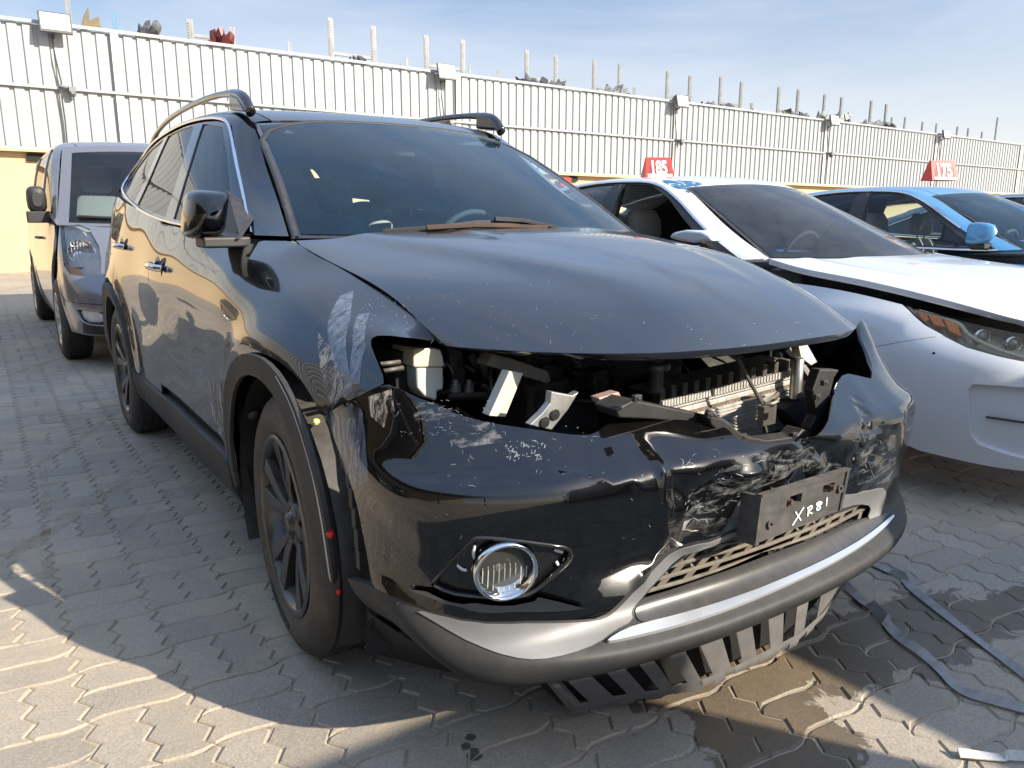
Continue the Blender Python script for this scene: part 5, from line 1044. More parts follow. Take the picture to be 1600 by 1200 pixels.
for s in (-1, 1):
    m = MB(); m.tube([(s*.72, 1.62, 1.1), (s*.68, 1.66, 1.3), (s*.60, 1.72, 1.52)], .04, 8, flat=(.5, 1.2)); m.build('pillar_trim', GRY, cab, smooth=True); m = MB(); m.tube([(s*.72, 2.75, 1.2), (s*.67, 2.75, 1.35), (s*.60, 2.72, 1.52)], .05, 8, flat=(.5, 1.2)); m.build('pillar_trim', GRY, cab, smooth=True)
    m = MB(); m.box((s*.80, 1.9, .85), (.05, 2.6, .5)); m.build('door_lining', DGRY, cab)
panel('headlining', ROOF, uvr(ROOF, [(.3, 3.9), (.3, 10.1), (8, 10.1), (8, 3.9)]), GRY, cab, sm=0, th=0, off=-.035, step=.12)
# ---- scratches, scuffs, tape
SCR = mat('scratch_white', (.22, .23, .24), .5); rs = np.random.default_rng(5)
def squiggles(S, box, n, name, length=(6, 22), w=(.0006, .0016), ang=None):
    m = MB()
    for _ in range(n):
        x, y = rs.uniform(box[0], box[2]), rs.uniform(box[1], box[3]); a = rs.uniform(0, 6.3) if ang is None else rs.normal(ang, .3); ln = rs.uniform(*length)*(.3+rs.random()); k = 5; pts = []
        for i in range(k): pts.append((x, y)); a += rs.normal(0, .5); x += math.cos(a)*ln/k; y += math.sin(a)*ln/k*.8
        uv = S.poly([pts[0]]); 
        d1 = S.inv((pts[0][0]+6, pts[0][1])); d2 = S.inv((pts[0][0], pts[0][1]+6)); J = np.array([[d1[0]-uv[0][0], d2[0]-uv[0][0]], [d1[1]-uv[0][1], d2[1]-uv[0][1]]])/6
        if np.abs(J).max() > .2: continue
        P = uv[0]+(np.array(pts)-pts[0])@J.T; X = S.P(P[:, 0], P[:, 1], .0007); Nm = S.Nn(P[:, 0], P[:, 1]); tg = np.gradient(X, axis=0); sd = np.cross(Nm, tg); sd /= np.linalg.norm(sd, axis=1)[:, None]+1e-9
        ww = rs.uniform(*w)*np.sin(np.linspace(.25, math.pi-.25, k))[:, None]; m.add(list(X+sd*ww)+list(X-sd*ww), [(i, i+1, k+i+1, k+i) for i in range(k-1)])
    return m.build(name, SCR, xt, kind='stuff')
squiggles(BUMP, (615, 622, 780, 690), 60, 'bumper_scratches', (3, 16), (.0002, .0005), .5); squiggles(BUMP, (690, 665, 1010, 760), 45, 'bumper_scratches', (2, 14), (.0002, .0006)); squiggles(BUMP, (1060, 710, 1180, 800), 45, 'bumper_scratches', (4, 26), (.0002, .0008), -.5); squiggles(BUMP, (1320, 660, 1390, 760), 25, 'bumper_scratches', (4, 18), (.0002, .0007), -1.2); squiggles(BUMP, (790, 690, 850, 720), 60, 'bumper_scratches', (3, 14), (.0003, .0009))
squiggles(BUMP, (600, 780, 1050, 950), 30, 'bumper_scratches', (2, 12), (.0002, .0006)); squiggles(HOOD, (600, 430, 960, 545), 55, 'bonnet_scratches', (2, 14), (.0003, .0008)); squiggles(SIDE, (560, 450, 640, 520), 40, 'wing_scratches', (3, 12), (.0003, .0008)); squiggles(HOOD, (950, 500, 1290, 550), 16, 'bonnet_scratches', (2, 10), (.0005, .0012))
TAPE = patchy('clear_tape', (.42, .50, .62), .18, 15, .36, .74, (3.0, 4.5, .45), alpha=.45, coat=1.); SCUF = patchy('scuffed_paint', (.26, .265, .27), .55, 17, .50, .72, (.6, 1, 2.2), alpha=.7, rot=.25); SCU2 = patchy('scraped_primer', (.38, .35, .31), .6, 20, .46, .60, (3, 3, .6), alpha=.85)
panel('tape_strip', SIDE, [(533, 462), (553, 455), (548, 500), (543, 560), (552, 610), (540, 622), (520, 560), (512, 510)], TAPE, xt, sm=0, off=.0015, th=0, step=.03)
panel('tape_strip', SIDE, [(560, 492), (578, 490), (572, 540), (563, 600), (548, 600), (552, 540)], TAPE, xt, sm=0, off=.0018, th=0, step=.03)
panel('tape_strip', BUMP, [(512, 655), (550, 630), (566, 640), (572, 690), (578, 750), (552, 765), (540, 735)], TAPE, xt, sm=0, off=.002, th=0, step=.03)
panel('scrape', BUMP, [(530, 665), (552, 650), (562, 690), (566, 745), (550, 752), (542, 715)], SCU2, xt, sm=0, off=.0012, th=0, step=.03)
panel('scrape', SIDE, [(498, 520), (520, 545), (540, 610), (520, 640), (505, 600)], SCU2, xt, sm=0, off=.0012, th=0, step=.03)
panel('scrape', BUMP, [(575, 620), (612, 608), (618, 640), (600, 668), (580, 650)], SCU2, xt, sm=0, off=.0012, th=0, step=.03)
panel('scrape', BUMP, [(640, 628), (760, 655), (790, 690), (720, 700), (650, 660)], SCUF, xt, sm=0, off=.0010, th=0, step=.03)
panel('scrape', BUMP, [(1055, 775), (1090, 760), (1180, 705), (1270, 700), (1330, 745), (1300, 745), (1240, 735), (1170, 770), (1110, 800), (1070, 808)], SCUF, xt, sm=0, off=.0012, th=0, step=.03)
panel('scrape', BUMP, [(1085, 812), (1165, 800), (1168, 818), (1100, 838)], SCUF, xt, sm=0, off=.0012, th=0, step=.03)
panel('scrape', BUMP, [(1340, 700), (1395, 690), (1392, 750), (1340, 760)], SCUF, xt, sm=0, off=.0012, th=0, step=.03)
panel('scrape', SIDE, [(322, 590), (345, 600), (352, 660), (345, 680), (330, 640)], SCU2, xt, sm=0, off=.0012, th=0, step=.03)
# ------------------------------------------------------------------ other cars
def WL(o, m, par_): return m
def sedan(cx, cy, paint, lab, group=None, kia=False, ay=0., glassm=None, sign=None, seatcol=None):
    """four-door saloon, nose towards the camera; right flank towards -x"""
    t = empty('parked_car', (cx, cy+1.4, 0), label=lab, cat='car', group=group); t['label'] = lab
    off = np.array([cx, cy, 0])
    T = [[(4.0, -.60, .30), (3.3, -.80, .24), (2.8, -.85, .22), (.4, -.86, .22), (-.35, -.86, .19), (-.65, -.77, .165), (-.85, -.59, .16), (-.98, -.35, .16), (-1.03, 0, .16)],
         [(4.1, -.62, .45), (3.3, -.86, .40), (2.8, -.90, .40), (.4, -.905, .40), (-.35, -.915, .38), (-.65, -.83, .36), (-.85, -.66, .35), (-.99, -.38, .35), (-1.05, 0, .35)],
         [(4.12, -.62, .60), (3.3, -.88, .56), (2.8, -.925, .56), (1.5, -.915, .56), (.4, -.915, .56), (0, -.93, .56), (-.35, -.925, .52), (-.65, -.85, .50), (-.85, -.68, .49), (-.99, -.40, .49), (-1.05, 0, .49)],
         [(4.1, -.62, .75), (3.3, -.88, .72), (2.8, -.93, .72), (1.5, -.922, .70), (.4, -.92, .70), (0, -.935, .68), (-.35, -.92, .63), (-.65, -.84, .60), (-.85, -.67, .585), (-.97, -.40, .58), (-1.02, 0, .58)],
         [(4.05, -.60, .88), (3.3, -.86, .85), (2.8, -.91, .84), (1.5, -.918, .82), (.4, -.905, .80), (0, -.91, .78), (-.35, -.885, .72), (-.65, -.79, .675), (-.82, -.63, .655), (-.92, -.38, .65), (-.97, 0, .65)],
         [(4.0, -.58, .96), (3.3, -.83, .945), (2.8, -.87, .93), (1.5, -.88, .91), (.4, -.87, .885), (0, -.86, .865), (-.35, -.82, .80), (-.62, -.72, .745), (-.76, -.56, .72), (-.84, -.35, .71), (-.88, 0, .71)]]
    pts = [4.0, 3.7, 3.3, 2.9, 2.5, 2.1, 1.7, 1.3, .9, .6, .3, .1, -.1, -.3, -.5]
    G = []
    for r in T:
        A = np.array(r); s1 = A[A[:, 0] >= -.4]; s1 = s1[np.argsort(s1[:, 0])]; row = [[np.interp(p, s1[:, 0], s1[:, 1]), p, np.interp(p, s1[:, 0], s1[:, 2])] for p in pts[:-1]]
        s2 = A[A[:, 0] < -.4]; P = [row[-1]]+[[b, a, c] for a, b, c in s2[np.argsort(-s2[:, 0])]]; P = np.array(P); L_ = np.r_[0, np.cumsum(np.linalg.norm(np.diff(P, axis=0), axis=1))]
        for q in np.linspace(0, 1, 7)[1:]: row.append([np.interp(q*L_[-1], L_, P[:, i]) for i in range(3)])
        G.append(row)
    G = np.array(G)+off
    def dsp(p):
        x, y, z = (p-off).T; d = .010*np.exp(-((np.hypot(y-ay, z-.33)-.40)/.05)**2)*(z > .2)*(y < .5)*(x < 0)+.010*np.exp(-((np.hypot(y-2.80, z-.33)-.40)/.05)**2)
        d += .010*np.exp(-((z-.80-.03*(y-1))/.05)**2)*(y > -.3); d += .0015*np.sin(y*9+z*5); return d
    S = orient(Surf(G, dsp), (cx, cy+1.4, .5)); S.cx = cx
    yz = lambda a: [('yz', y+cy, z) for y, z in a]
    # greenhouse
    g = [[(-.74, .52, .985), (-.85, .75, .97), (-.865, 1.3, .975), (-.865, 1.9, .985), (-.855, 2.5, 1.0), (-.80, 3.1, 1.03), (-.66, 3.6, 1.06)],
         [(-.69, .80, 1.11), (-.785, 1.02, 1.13), (-.80, 1.4, 1.15), (-.80, 1.9, 1.16), (-.785, 2.4, 1.165), (-.73, 2.9, 1.16), (-.62, 3.35, 1.15)],
         [(-.63, 1.05, 1.245), (-.71, 1.25, 1.30), (-.725, 1.5, 1.32), (-.725, 1.95, 1.325), (-.71, 2.35, 1.31), (-.67, 2.75, 1.27), (-.58, 3.15, 1.22)],
         [(-.585, 1.22, 1.34), (-.635, 1.4, 1.385), (-.65, 1.6, 1.40), (-.65, 1.95, 1.405), (-.64, 2.3, 1.385), (-.61, 2.65, 1.34), (-.55, 3.0, 1.275)],
         [(-.54, 1.28, 1.37), (-.56, 1.42, 1.415), (-.565, 1.6, 1.435), (-.57, 1.95, 1.44), (-.565, 2.3, 1.42), (-.54, 2.65, 1.375), (-.5, 2.98, 1.30)],
         [(-.28, 1.22, 1.395), (-.29, 1.38, 1.435), (-.29, 1.6, 1.455), (-.29, 1.95, 1.46), (-.28, 2.3, 1.442), (-.27, 2.65, 1.395), (-.25, 2.96, 1.32)],
         [(0, 1.20, 1.40), (0, 1.36, 1.44), (0, 1.6, 1.46), (0, 1.95, 1.465), (0, 2.3, 1.448), (0, 2.65, 1.40), (0, 2.95, 1.325)]]
    gg = np.array(g); fullg = np.concatenate([gg, gg[-2::-1]*[-1, 1, 1]], 0)+off; GR = orient(Surf(fullg), (cx, cy+1.9, .9)); GR.cx = cx; nr_ = GR.nr-1
    uv = lambda a: [('uv', u, v) for u, v in a]
    # panels
    if kia:
        panel('front_wing', S, [(1212, 398), (1226, 402), (1246, 423), (1262, 428), (1330, 440), (1375, 450), (1398, 458), (1412, 470), (1420, 485), (1445, 508), (1474, 524), (1366, 542)]+[('yz', cy+y, z) for y, z in ((-.16, .60), (-.08, .68), (.12, .74), (.3, .70), (.43, .60), (.50, .45), (.52, .3), (.54, .3), (.53, .6), (.54, .9))], paint, t, sm=0, th=.015)
        hlp = [(1418, 473), (1450, 478), (1530, 492), (1605, 508), ('uv', 18.4, 4.35), ('uv', 18.4, 3.7), (1604, 566), (1560, 557), (1510, 543), (1465, 520), (1437, 497)]
        fb = [(1366, 543), (1474, 525), (1510, 543), (1560, 557), (1604, 566), ('uv', 18.4, 3.6), ('uv', 18.4, 4.5), ('uv', 20, 4.5), ('uv', 20, .1), ('uv', 18, .1), ('uv', 16, .1), ('uv', 15, .1), ('uv', 13.5, .1), ('yz', cy-.27, .24), ('yz', cy-.26, .40), ('yz', cy-.20, .54)]
        rec = [(1513, 608), (1520, 600), (1560, 602), (1604, 606), ('uv', 18.2, 2.6), ('uv', 18.2, 1.1), (1604, 718), (1560, 706), (1528, 694), (1517, 680), (1513, 650)]
        panel('front_bumper', S, fb, paint, t, sm=0, th=.034, holes=[rec]); panel('bumper_recess', S, [(1503, 598), (1515, 590), (1604, 596), ('uv', 18.5, 2.8), ('uv', 18.5, .8), (1604, 724), (1525, 704), (1506, 684)], paint, t, sm=0, off=-.032, th=0)
        panel('bumper_backing', S, [('uv', 14.2, .25), ('uv', 14.2, 3.5), ('uv', 19, 3.5), ('uv', 19, .25)], paint, t, sm=0, off=-.046, th=0)
        ribbon(S, [(1540, 655), (1570, 659), (1604, 664)], .008, PLB, 'recess_blade', t, off=-.02, th=.006)
        uvh = S.poly(hlp); panel('headlight_bowl', S, hlp, mat('lamp_bowl', (.40, .37, .30), .3, metal=.4, noise=(14, .8, (.14, .13, .11))), t, sm=0, off=-.05, th=0)
        panel('headlight_rim', S, hlp, PLB, t, sm=0, off=-.002, th=.05, holes=[[(p[0]+(1550-p[0])*.05, p[1]+(520-p[1])*.10) if len(p) == 2 else p for p in hlp]])
        panel('headlight_lens', S, hlp, glass('hazed_lens', (.93, .90, .80), 1.35, .04, (.50, .44, .30)), t, sm=0, off=-.004, th=0)
        ORG = mat('orange_reflector', (.85, .20, .02), .35, noise=(60, .6, (.95, .36, .06)))
        for p_ in ([(1432, 483), (1446, 486), (1452, 497), (1444, 500)], [(1450, 487), (1470, 491), (1478, 508), (1460, 505)], [(1474, 492), (1494, 497), (1503, 523), (1484, 514)]): panel('indicator_cell', S, p_, ORG, t, sm=0, off=-.012, th=.02, step=.02)
        ribbon(S, [(1430, 480), (1500, 496), (1512, 520), (1560, 543), (1604, 556)], .014, mat('lamp_white', (.75, .73, .66), .3, coat=.5), 'light_guide', t, off=-.010, th=.012)
        for (u, v) in ((1537, 517), (1588, 528)):
            c = S.P(*[np.array([q_]) for q_ in S.inv((u, v))], -.04)[0]; m = MB(); m.lathe([(-.02, .032), (.012, .034), (.012, .028), (.004, .026)], c, (-.5, -.86, 0), 20); m.build('projector', CHR, t, smooth=True)
            m = MB(); m.lathe([(.004, .026), (.014, .018), (.018, 0)], c, (-.5, -.86, 0), 20); m.build('projector_lens', mat('lens_dark', (.2, .2, .19), .05, coat=1), t, smooth=True)
        m = MB(); c = S.P(*[np.array([q_]) for q_ in S.inv((1459, 552))], .001)[0]; m.lathe([(0, .006), (.002, 0)], c, (-.9, -.4, 0), 8); m.build('sensor_hole', VOID, t)
    else:
        panel('front_wing', S, yz([(.44, .28), (.50, .6), (.54, .92), (.3, .90), (0, .87), (-.3, .81), (-.5, .77), (-.46, .66), (-.42, .45), (-.36, .55), (-.2, .68), (0, .73), (.25, .66), (.37, .45), (.40, .28)]), paint, t, sm=0, th=.015)
        panel('front_bumper', S, uv([(13.5, .1), (13.5, 3.2), (15, 3.6), (20, 3.6), (20, .1)]), paint, t, sm=0, th=.015); panel('headlight', S, uv([(14.2, 3.7), (14.6, 4.6), (18, 4.5), (17.6, 3.7)]), mat('lamp_grey', (.3, .3, .3), .1, coat=1), t, sm=0, th=.02, off=-.004)
    panel('front_wing', S, yz([(.44, .28), (.50, .6), (.54, .92), (.3, .90), (0, .87), (-.3, .81), (-.5, .77), (-.46, .66), (-.42, .45), (-.36, .55), (-.2, .68), (0, .73), (.25, .66), (.37, .45), (.40, .28)]), paint, t, sm=0, th=.015, mirror=True)
    panel('front_bumper', S, uv([(13.5, .1), (13.5, 3.2), (15, 3.6), (20, 4.5), (20, .1)]), paint, t, sm=0, th=.015, mirror=True)
    for mir in (False, True):
        panel('front_door', S, yz([(.455, .28), (.51, .6), (.55, .93), (1.6, .95), (1.63, .6), (1.63, .26)]), paint, t, sm=0, mirror=mir); panel('rear_door', S, yz([(1.64, .26), (1.64, .6), (1.61, .95), (2.75, .97), (2.60, .78), (2.42, .62), (2.36, .40), (2.34, .26)]), paint, t, sm=0, mirror=mir)
        panel('rear_wing', S, yz([(2.77, .96), (2.62, .78), (2.8, .75), (3.05, .66), (3.2, .48), (3.24, .28), (3.95, .4), (3.98, .9), (3.3, .94)]), paint, t, sm=0, mirror=mir)
        panel('sill', S, yz([(.44, .22), (.45, .275), (2.33, .255), (2.35, .22)]), PLB, t, sm=0, mirror=mir, th=.03)
        panel('body_side', GR, uv([(0, 0), (.62, 0), (.70, 1), (.78, 2), (1.3, 3.15), (3, 3.3), (4.6, 2.9), (5.2, 1.6), (5.5, .02), (6, 0), (6, 4.2), (0, 4.2)]), paint, t, sm=0, mirror=mir, th=.02)
        panel('window_surround', GR, uv([(.5, 0), (.6, 1), (.7, 2.05), (1.2, 3.2), (3, 3.38), (4.7, 3.0), (5.3, 1.6), (5.6, 0)]), PLB, t, sm=0, off=-.008, th=.01, mirror=mir,
              holes=[uv([(.95, .15), (1.0, 1), (1.12, 2), (1.5, 2.85), (2.35, 3.02), (2.75, .15)]), uv([(2.98, .15), (2.65, 3.02), (3.6, 2.95), (4.0, 2.6), (4.2, .2)])])
        if not (kia and not mir): panel('front_side_window', GR, uv([(.9, .1), (.95, 1), (1.1, 2), (1.48, 2.9), (2.38, 3.06), (2.8, .1)]), glassm or SG, t, sm=0, off=-.012, th=0, mirror=mir)
        panel('rear_side_window', GR, uv([(2.92, .1), (2.6, 3.06), (3.6, 3.0), (4.05, 2.65), (4.25, .12)]), glassm or SG, t, sm=0, off=-.012, th=0, mirror=mir)
        o = ribbon(GR, uv([(.62, .02), (2, .02), (4, .03), (5.4, .05), (5.1, 1.6), (4.5, 2.9), (3, 3.3), (1.3, 3.15), (.8, 2.1), (.68, 1)]), .014, CHR, 'window_trim', t, off=.004, th=.006)
        if mir: o.data.transform(Matrix.Translation((2*cx, 0, 0)) @ Matrix.Diagonal((-1, 1, 1, 1))); o.data.flip_normals()
    panel('roof_panel', GR, uv([(0, 4.25), (0, nr_-4.25), (6, nr_-4.25), (6, 4.25)]), paint, t, sm=0, th=.02)
    if kia:
        bs_ = patchy('blue_overpaint', (.02, .13, .27), .4, 16, .42, .52, (1, 1, 1), alpha=.95)
        panel('blue_scrape', GR, [(1035, 282), (1080, 283), (1108, 300), (1135, 330), (1160, 360), (1150, 364), (1120, 336), (1088, 305), (1050, 292)], bs_, t, sm=0, off=.002, th=0)
    # screen, bonnet, boot
    Wg = []
    for q in np.linspace(0, 1, 5): Wg.append([np.array([(.745*f)*(1-q)+.56*f*q, (.20+.32*f*f)*(1-q)+(1.19+.09*f*f)*q-.05*math.sin(math.pi*q)*(1-f*f), (.985-.0*f)*(1-q)+(1.40-.03*f*f)*q])+off for f in np.linspace(-1, 1, 7)])
    W_ = orient(Surf(Wg), (cx, cy+1.6, .8)); panel('windscreen', W_, uv([(.08, .05), (5.92, .05), (5.9, 3.95), (.1, 3.95)]), WS if not kia else glass('dusty_screen', (.66, .72, .73), 1.5, .05), t, sm=0, th=0)
    panel('screen_band', W_, uv([(0, 0), (6, 0), (6, 4), (0, 4)]), PLB, t, sm=0, th=0, off=-.003, holes=[uv([(.3, .35), (5.7, .35), (5.6, 3.75), (.4, 3.75)])])
    E2 = np.array([(.765, .50, .985), (.78, .28, .945), (.785, .0, .915), (.77, -.30, .868), (.70, -.52, .815), (.62, -.66, .77)]); C2 = np.array([(0, .20, .985), (0, 0, .965), (0, -.28, .935), (0, -.55, .885), (0, -.76, .82), (0, -.86, .765)])
    Hg = [[(E2[k][0]*f, C2[k][1]+(E2[k][1]-C2[k][1])*abs(f)**2.4, C2[k][2]+(E2[k][2]-C2[k][2])*abs(f)**3.5) for f in (-1, -.94, -.8, -.55, -.28, 0, .28, .55, .8, .94, 1)] for k in range(6)]
    def hd(p): x = np.abs(p[:, 0]-cx); return .010/(1+np.exp((x-.42)/.02))+.006*np.exp(-((x-.62)/.03)**2)
    H_ = orient(Surf(np.array(Hg)+off, hd), (cx, cy-.2, .5)); hq = panel('bonnet', H_, uv([(0, 0), (0, 5), (10, 5), (10, 0), (5, 0)]), paint, t, sm=0, th=.03)
    Tr = [[(-.62*1, 3.0, 1.20), (-.3, 2.99, 1.27), (0, 2.98, 1.28), (.3, 2.99, 1.27), (.62, 3.0, 1.20)], [(-.68, 3.45, 1.07), (-.34, 3.43, 1.10), (0, 3.42, 1.105), (.34, 3.43, 1.10), (.68, 3.45, 1.07)], [(-.66, 3.85, 1.03), (-.34, 3.86, 1.06), (0, 3.86, 1.065), (.34, 3.86, 1.06), (.66, 3.85, 1.03)], [(-.6, 4.02, .9), (-.3, 4.08, .9), (0, 4.09, .9), (.3, 4.08, .9), (.6, 4.02, .9)], [(-.6, 4.0, .4), (-.3, 4.1, .4), (0, 4.12, .4), (.3, 4.1, .4), (.6, 4.0, .4)]]
    Ts = orient(Surf(np.array(Tr, float)+off), (cx, cy+3, .6)); panel('boot_lid', Ts, uv([(0, 0), (4, 0), (4, 4), (0, 4)]), paint, t, sm=0, th=.02)
    m = MB(); m.box((cx, cy+1.75, .45), (1.56, 3.8, .45)); m.box((cx, cy+.0, .62), (1.34, .9, .3)); m.build('floor_pan', VOID, t)
    m = MB(); m.prism([(cx-.7, cy+.35, .93), (cx-.7, cy+1.0, .93), (cx-.7, cy+1.05, .75), (cx-.7, cy+.35, .75)], (1.4, 0, 0)); m.build('dashboard', DGRY, t, bevel=.02)
    m = MB(); c = np.array([cx+.36, cy+1.12, .93]); m.tube([c+np.array([.18*math.cos(a), -.06*math.sin(a), .17*math.sin(a)]) for a in np.linspace(0, 2*math.pi, 24)], .014, 8, cap=False); m.build('steering_wheel', DGRY, t, smooth=True)
    sc_ = seatcol or mat('beige_seat', (.40, .37, .31), .85)
    for sx, sy in ((-.37, 1.62), (.37, 1.62), (-.34, 2.4), (.34, 2.4)): seat(cx+sx, cy+sy, .42, t, sc_, .50)
    for s in (-1, 1):
        m = MB(); m.tube([(cx+s*.80, cy+1.68, .95), (cx+s*.73, cy+1.72, 1.2), (cx+s*.64, cy+1.76, 1.38)], .035, 8, flat=(.5, 1.2)); m.build('pillar_trim', PLB, t, smooth=True)
    for s in (-1, 1):
        n_ = bool(kia and s < 0)
        if n_:                                                  # folded broken mirror seen from behind as a white shell
            m = MB(); P = [at(u, v, 'x', 1.66) for u, v in ((1043, 372), (1050, 363), (1070, 359), (1095, 361), (1108, 368), (1112, 377), (1080, 380))]; m.prism(P, (.11, 0, 0)); m.build('door_mirror', paint, t, bevel=.02)
        elif not kia: mirror_body(s, paint, t, (cx+s*(-.06), cy+.16, -.16), 1.05)
    for c_ in ((-.80, ay), (.80, ay), (-.80, 2.8), (.80, 2.8)): wheel(t, (cx+c_[0], cy+c_[1], .335), -1 if c_[0] < 0 else 1, 0, mat('silver_alloy', (.5, .5, .51), .3, metal=.8), R0=.335, rr=.235)
    if sign:
        num, (sx, sy, sz), ss, lb = sign; a = empty('number_sign', (sx, sy, sz), label=lb, cat='sign', group='red number markers on the car roofs')
        RED = mat('red_board', (.62, .03, .02), .45); h, wd, d = .20*ss, .30*ss, .10*ss; rot = np.array([[math.cos(SA), -math.sin(SA), 0], [math.sin(SA), math.cos(SA), 0], [0, 0, 1]])
        tr_ = lambda p: np.array([sx, sy, sz])+rot@np.array(p)
        m = MB(); P = [(-wd/2, -d, 0), (wd/2, -d, 0), (wd/2*.86, -.01, h), (-wd/2*.86, -.01, h), (-wd/2, d, 0), (wd/2, d, 0), (wd/2*.86, .01, h), (-wd/2*.86, .01, h)]
        m.add([tr_(p) for p in P], [(0, 1, 2, 3), (5, 4, 7, 6), (0, 3, 7, 4), (1, 5, 6, 2), (3, 2, 6, 7)]); m.build('board', RED, a)
        m = MB(); V = [(-wd*.36, -d*1.0+d*.06, h*.06), (wd*.36, -d+d*.06, h*.06), (wd*.36*.95, -d*.16, h*.90), (-wd*.36*.95, -d*.16, h*.90)]
        nrm = np.array([0, -h, -(d)]); nn_ = np.array([0, -h, d])/math.hypot(h, d)
        m.add([tr_(np.array(p)+nn_*.003) for p in V], [(0, 1, 2, 3)]); m.build('backing', mat('sign_backing', (.22, .02, .015) if num == '185' else (.08, .02, .02), .5), a)
        cu = bpy.data.curves.new('number', 'FONT'); cu.body = num; cu.size = .20*ss; cu.align_x = 'CENTER'; cu.align_y = 'CENTER'; cu.extrude = .0; cu.offset = .005
        tmp = bpy.data.objects.new('t', cu); COL.objects.link(tmp); bpy.context.view_layer.update(); me = bpy.data.meshes.new_from_object(tmp.evaluated_get(bpy.context.evaluated_depsgraph_get())); bpy.data.objects.remove(tmp)
        X = np.array([v.co[:] for v in me.vertices]); X[:, :2] -= (X[:, :2].max(0)+X[:, :2].min(0))/2
        up_ = np.array([0, d-.01, h]); up_ /= np.linalg.norm(up_); c0 = (np.array(V[0])+V[1]+V[2]+V[3])/4+nn_*.006
        for v, x in zip(me.vertices, X): v.co = tr_(c0+np.array([x[0]*.60, 0, 0])+up_*x[1])
        me.materials.append(mat('sign_white', (.82, .82, .80), .5)); o = bpy.data.objects.new('number', me); COL.objects.link(o); parent(o, a)
        m = MB(); m.prism([tr_(p) for p in ((-wd*.42, -d-.004, .002), (wd*.42, -d-.004, .002), (wd*.42, -d+.004, .022), (-wd*.42, -d+.004, .022))], (0, .01, 0)); m.build('lower_band', mat('sign_white', (.82, .82, .80), .5), a)
    return t
SA = R(-28)
WHI = mat('white_paint', (.68, .69, .70), .3, coat=1., noise=(2, .4, (.62, .63, .635)), dust=.10, dustcol=(.50, .44, .34)); BLP = mat('blue_paint', (.055, .25, .48), .28, metal=.15, coat=1., dust=.10)
GVN = mat('grey_van_paint', (.20, .20, .22), .34, metal=.5, coat=1., dust=.15, dustcol=(.34, .29, .22)); DKP = mat('dark_blue_paint', (.01, .015, .03), .25, coat=1.)
kia_ = sedan(2.60, .05, WHI, 'white damaged saloon with blue-scraped roof edge, beside the black car', kia=True, ay=.13, sign=('185', (2.34, 1.88, 1.455), .66, 'red 185 number marker standing on the white car roof'))
# blue overpaint scraped on the white car's roof edge and door frame


blue = sedan(5.22, -.05, BLP, 'blue saloon with pale seats behind the white damaged saloon', sign=('175', (4.50, 1.10, 1.47), .72, 'red 175 number marker standing on the blue car roof'), glassm=glass('clear_side_glass', (.75, .84, .84), 1.45, .02))
far = sedan(7.9, -.1, DKP, 'dark car at the right edge of the picture, mostly cut off, behind the blue saloon')
# cars outside the frame that the paint mirrors
mir = sedan(-4.15, .6, mat('charcoal_paint', (.03, .03, .033), .3, metal=.3, coat=1.), 'charcoal saloon left of the camera, seen only as a reflection in the black doors')
m = MB(); a_ = at(884, 284, 'y', 18.3); m.box(a_, (.42, .05, .26)); tag(m.build('number_sign', mat('red_board', (.62, .03, .02), .45), None), 'small red plate on the beige wall, just past the black car windscreen pillar', 'sign')
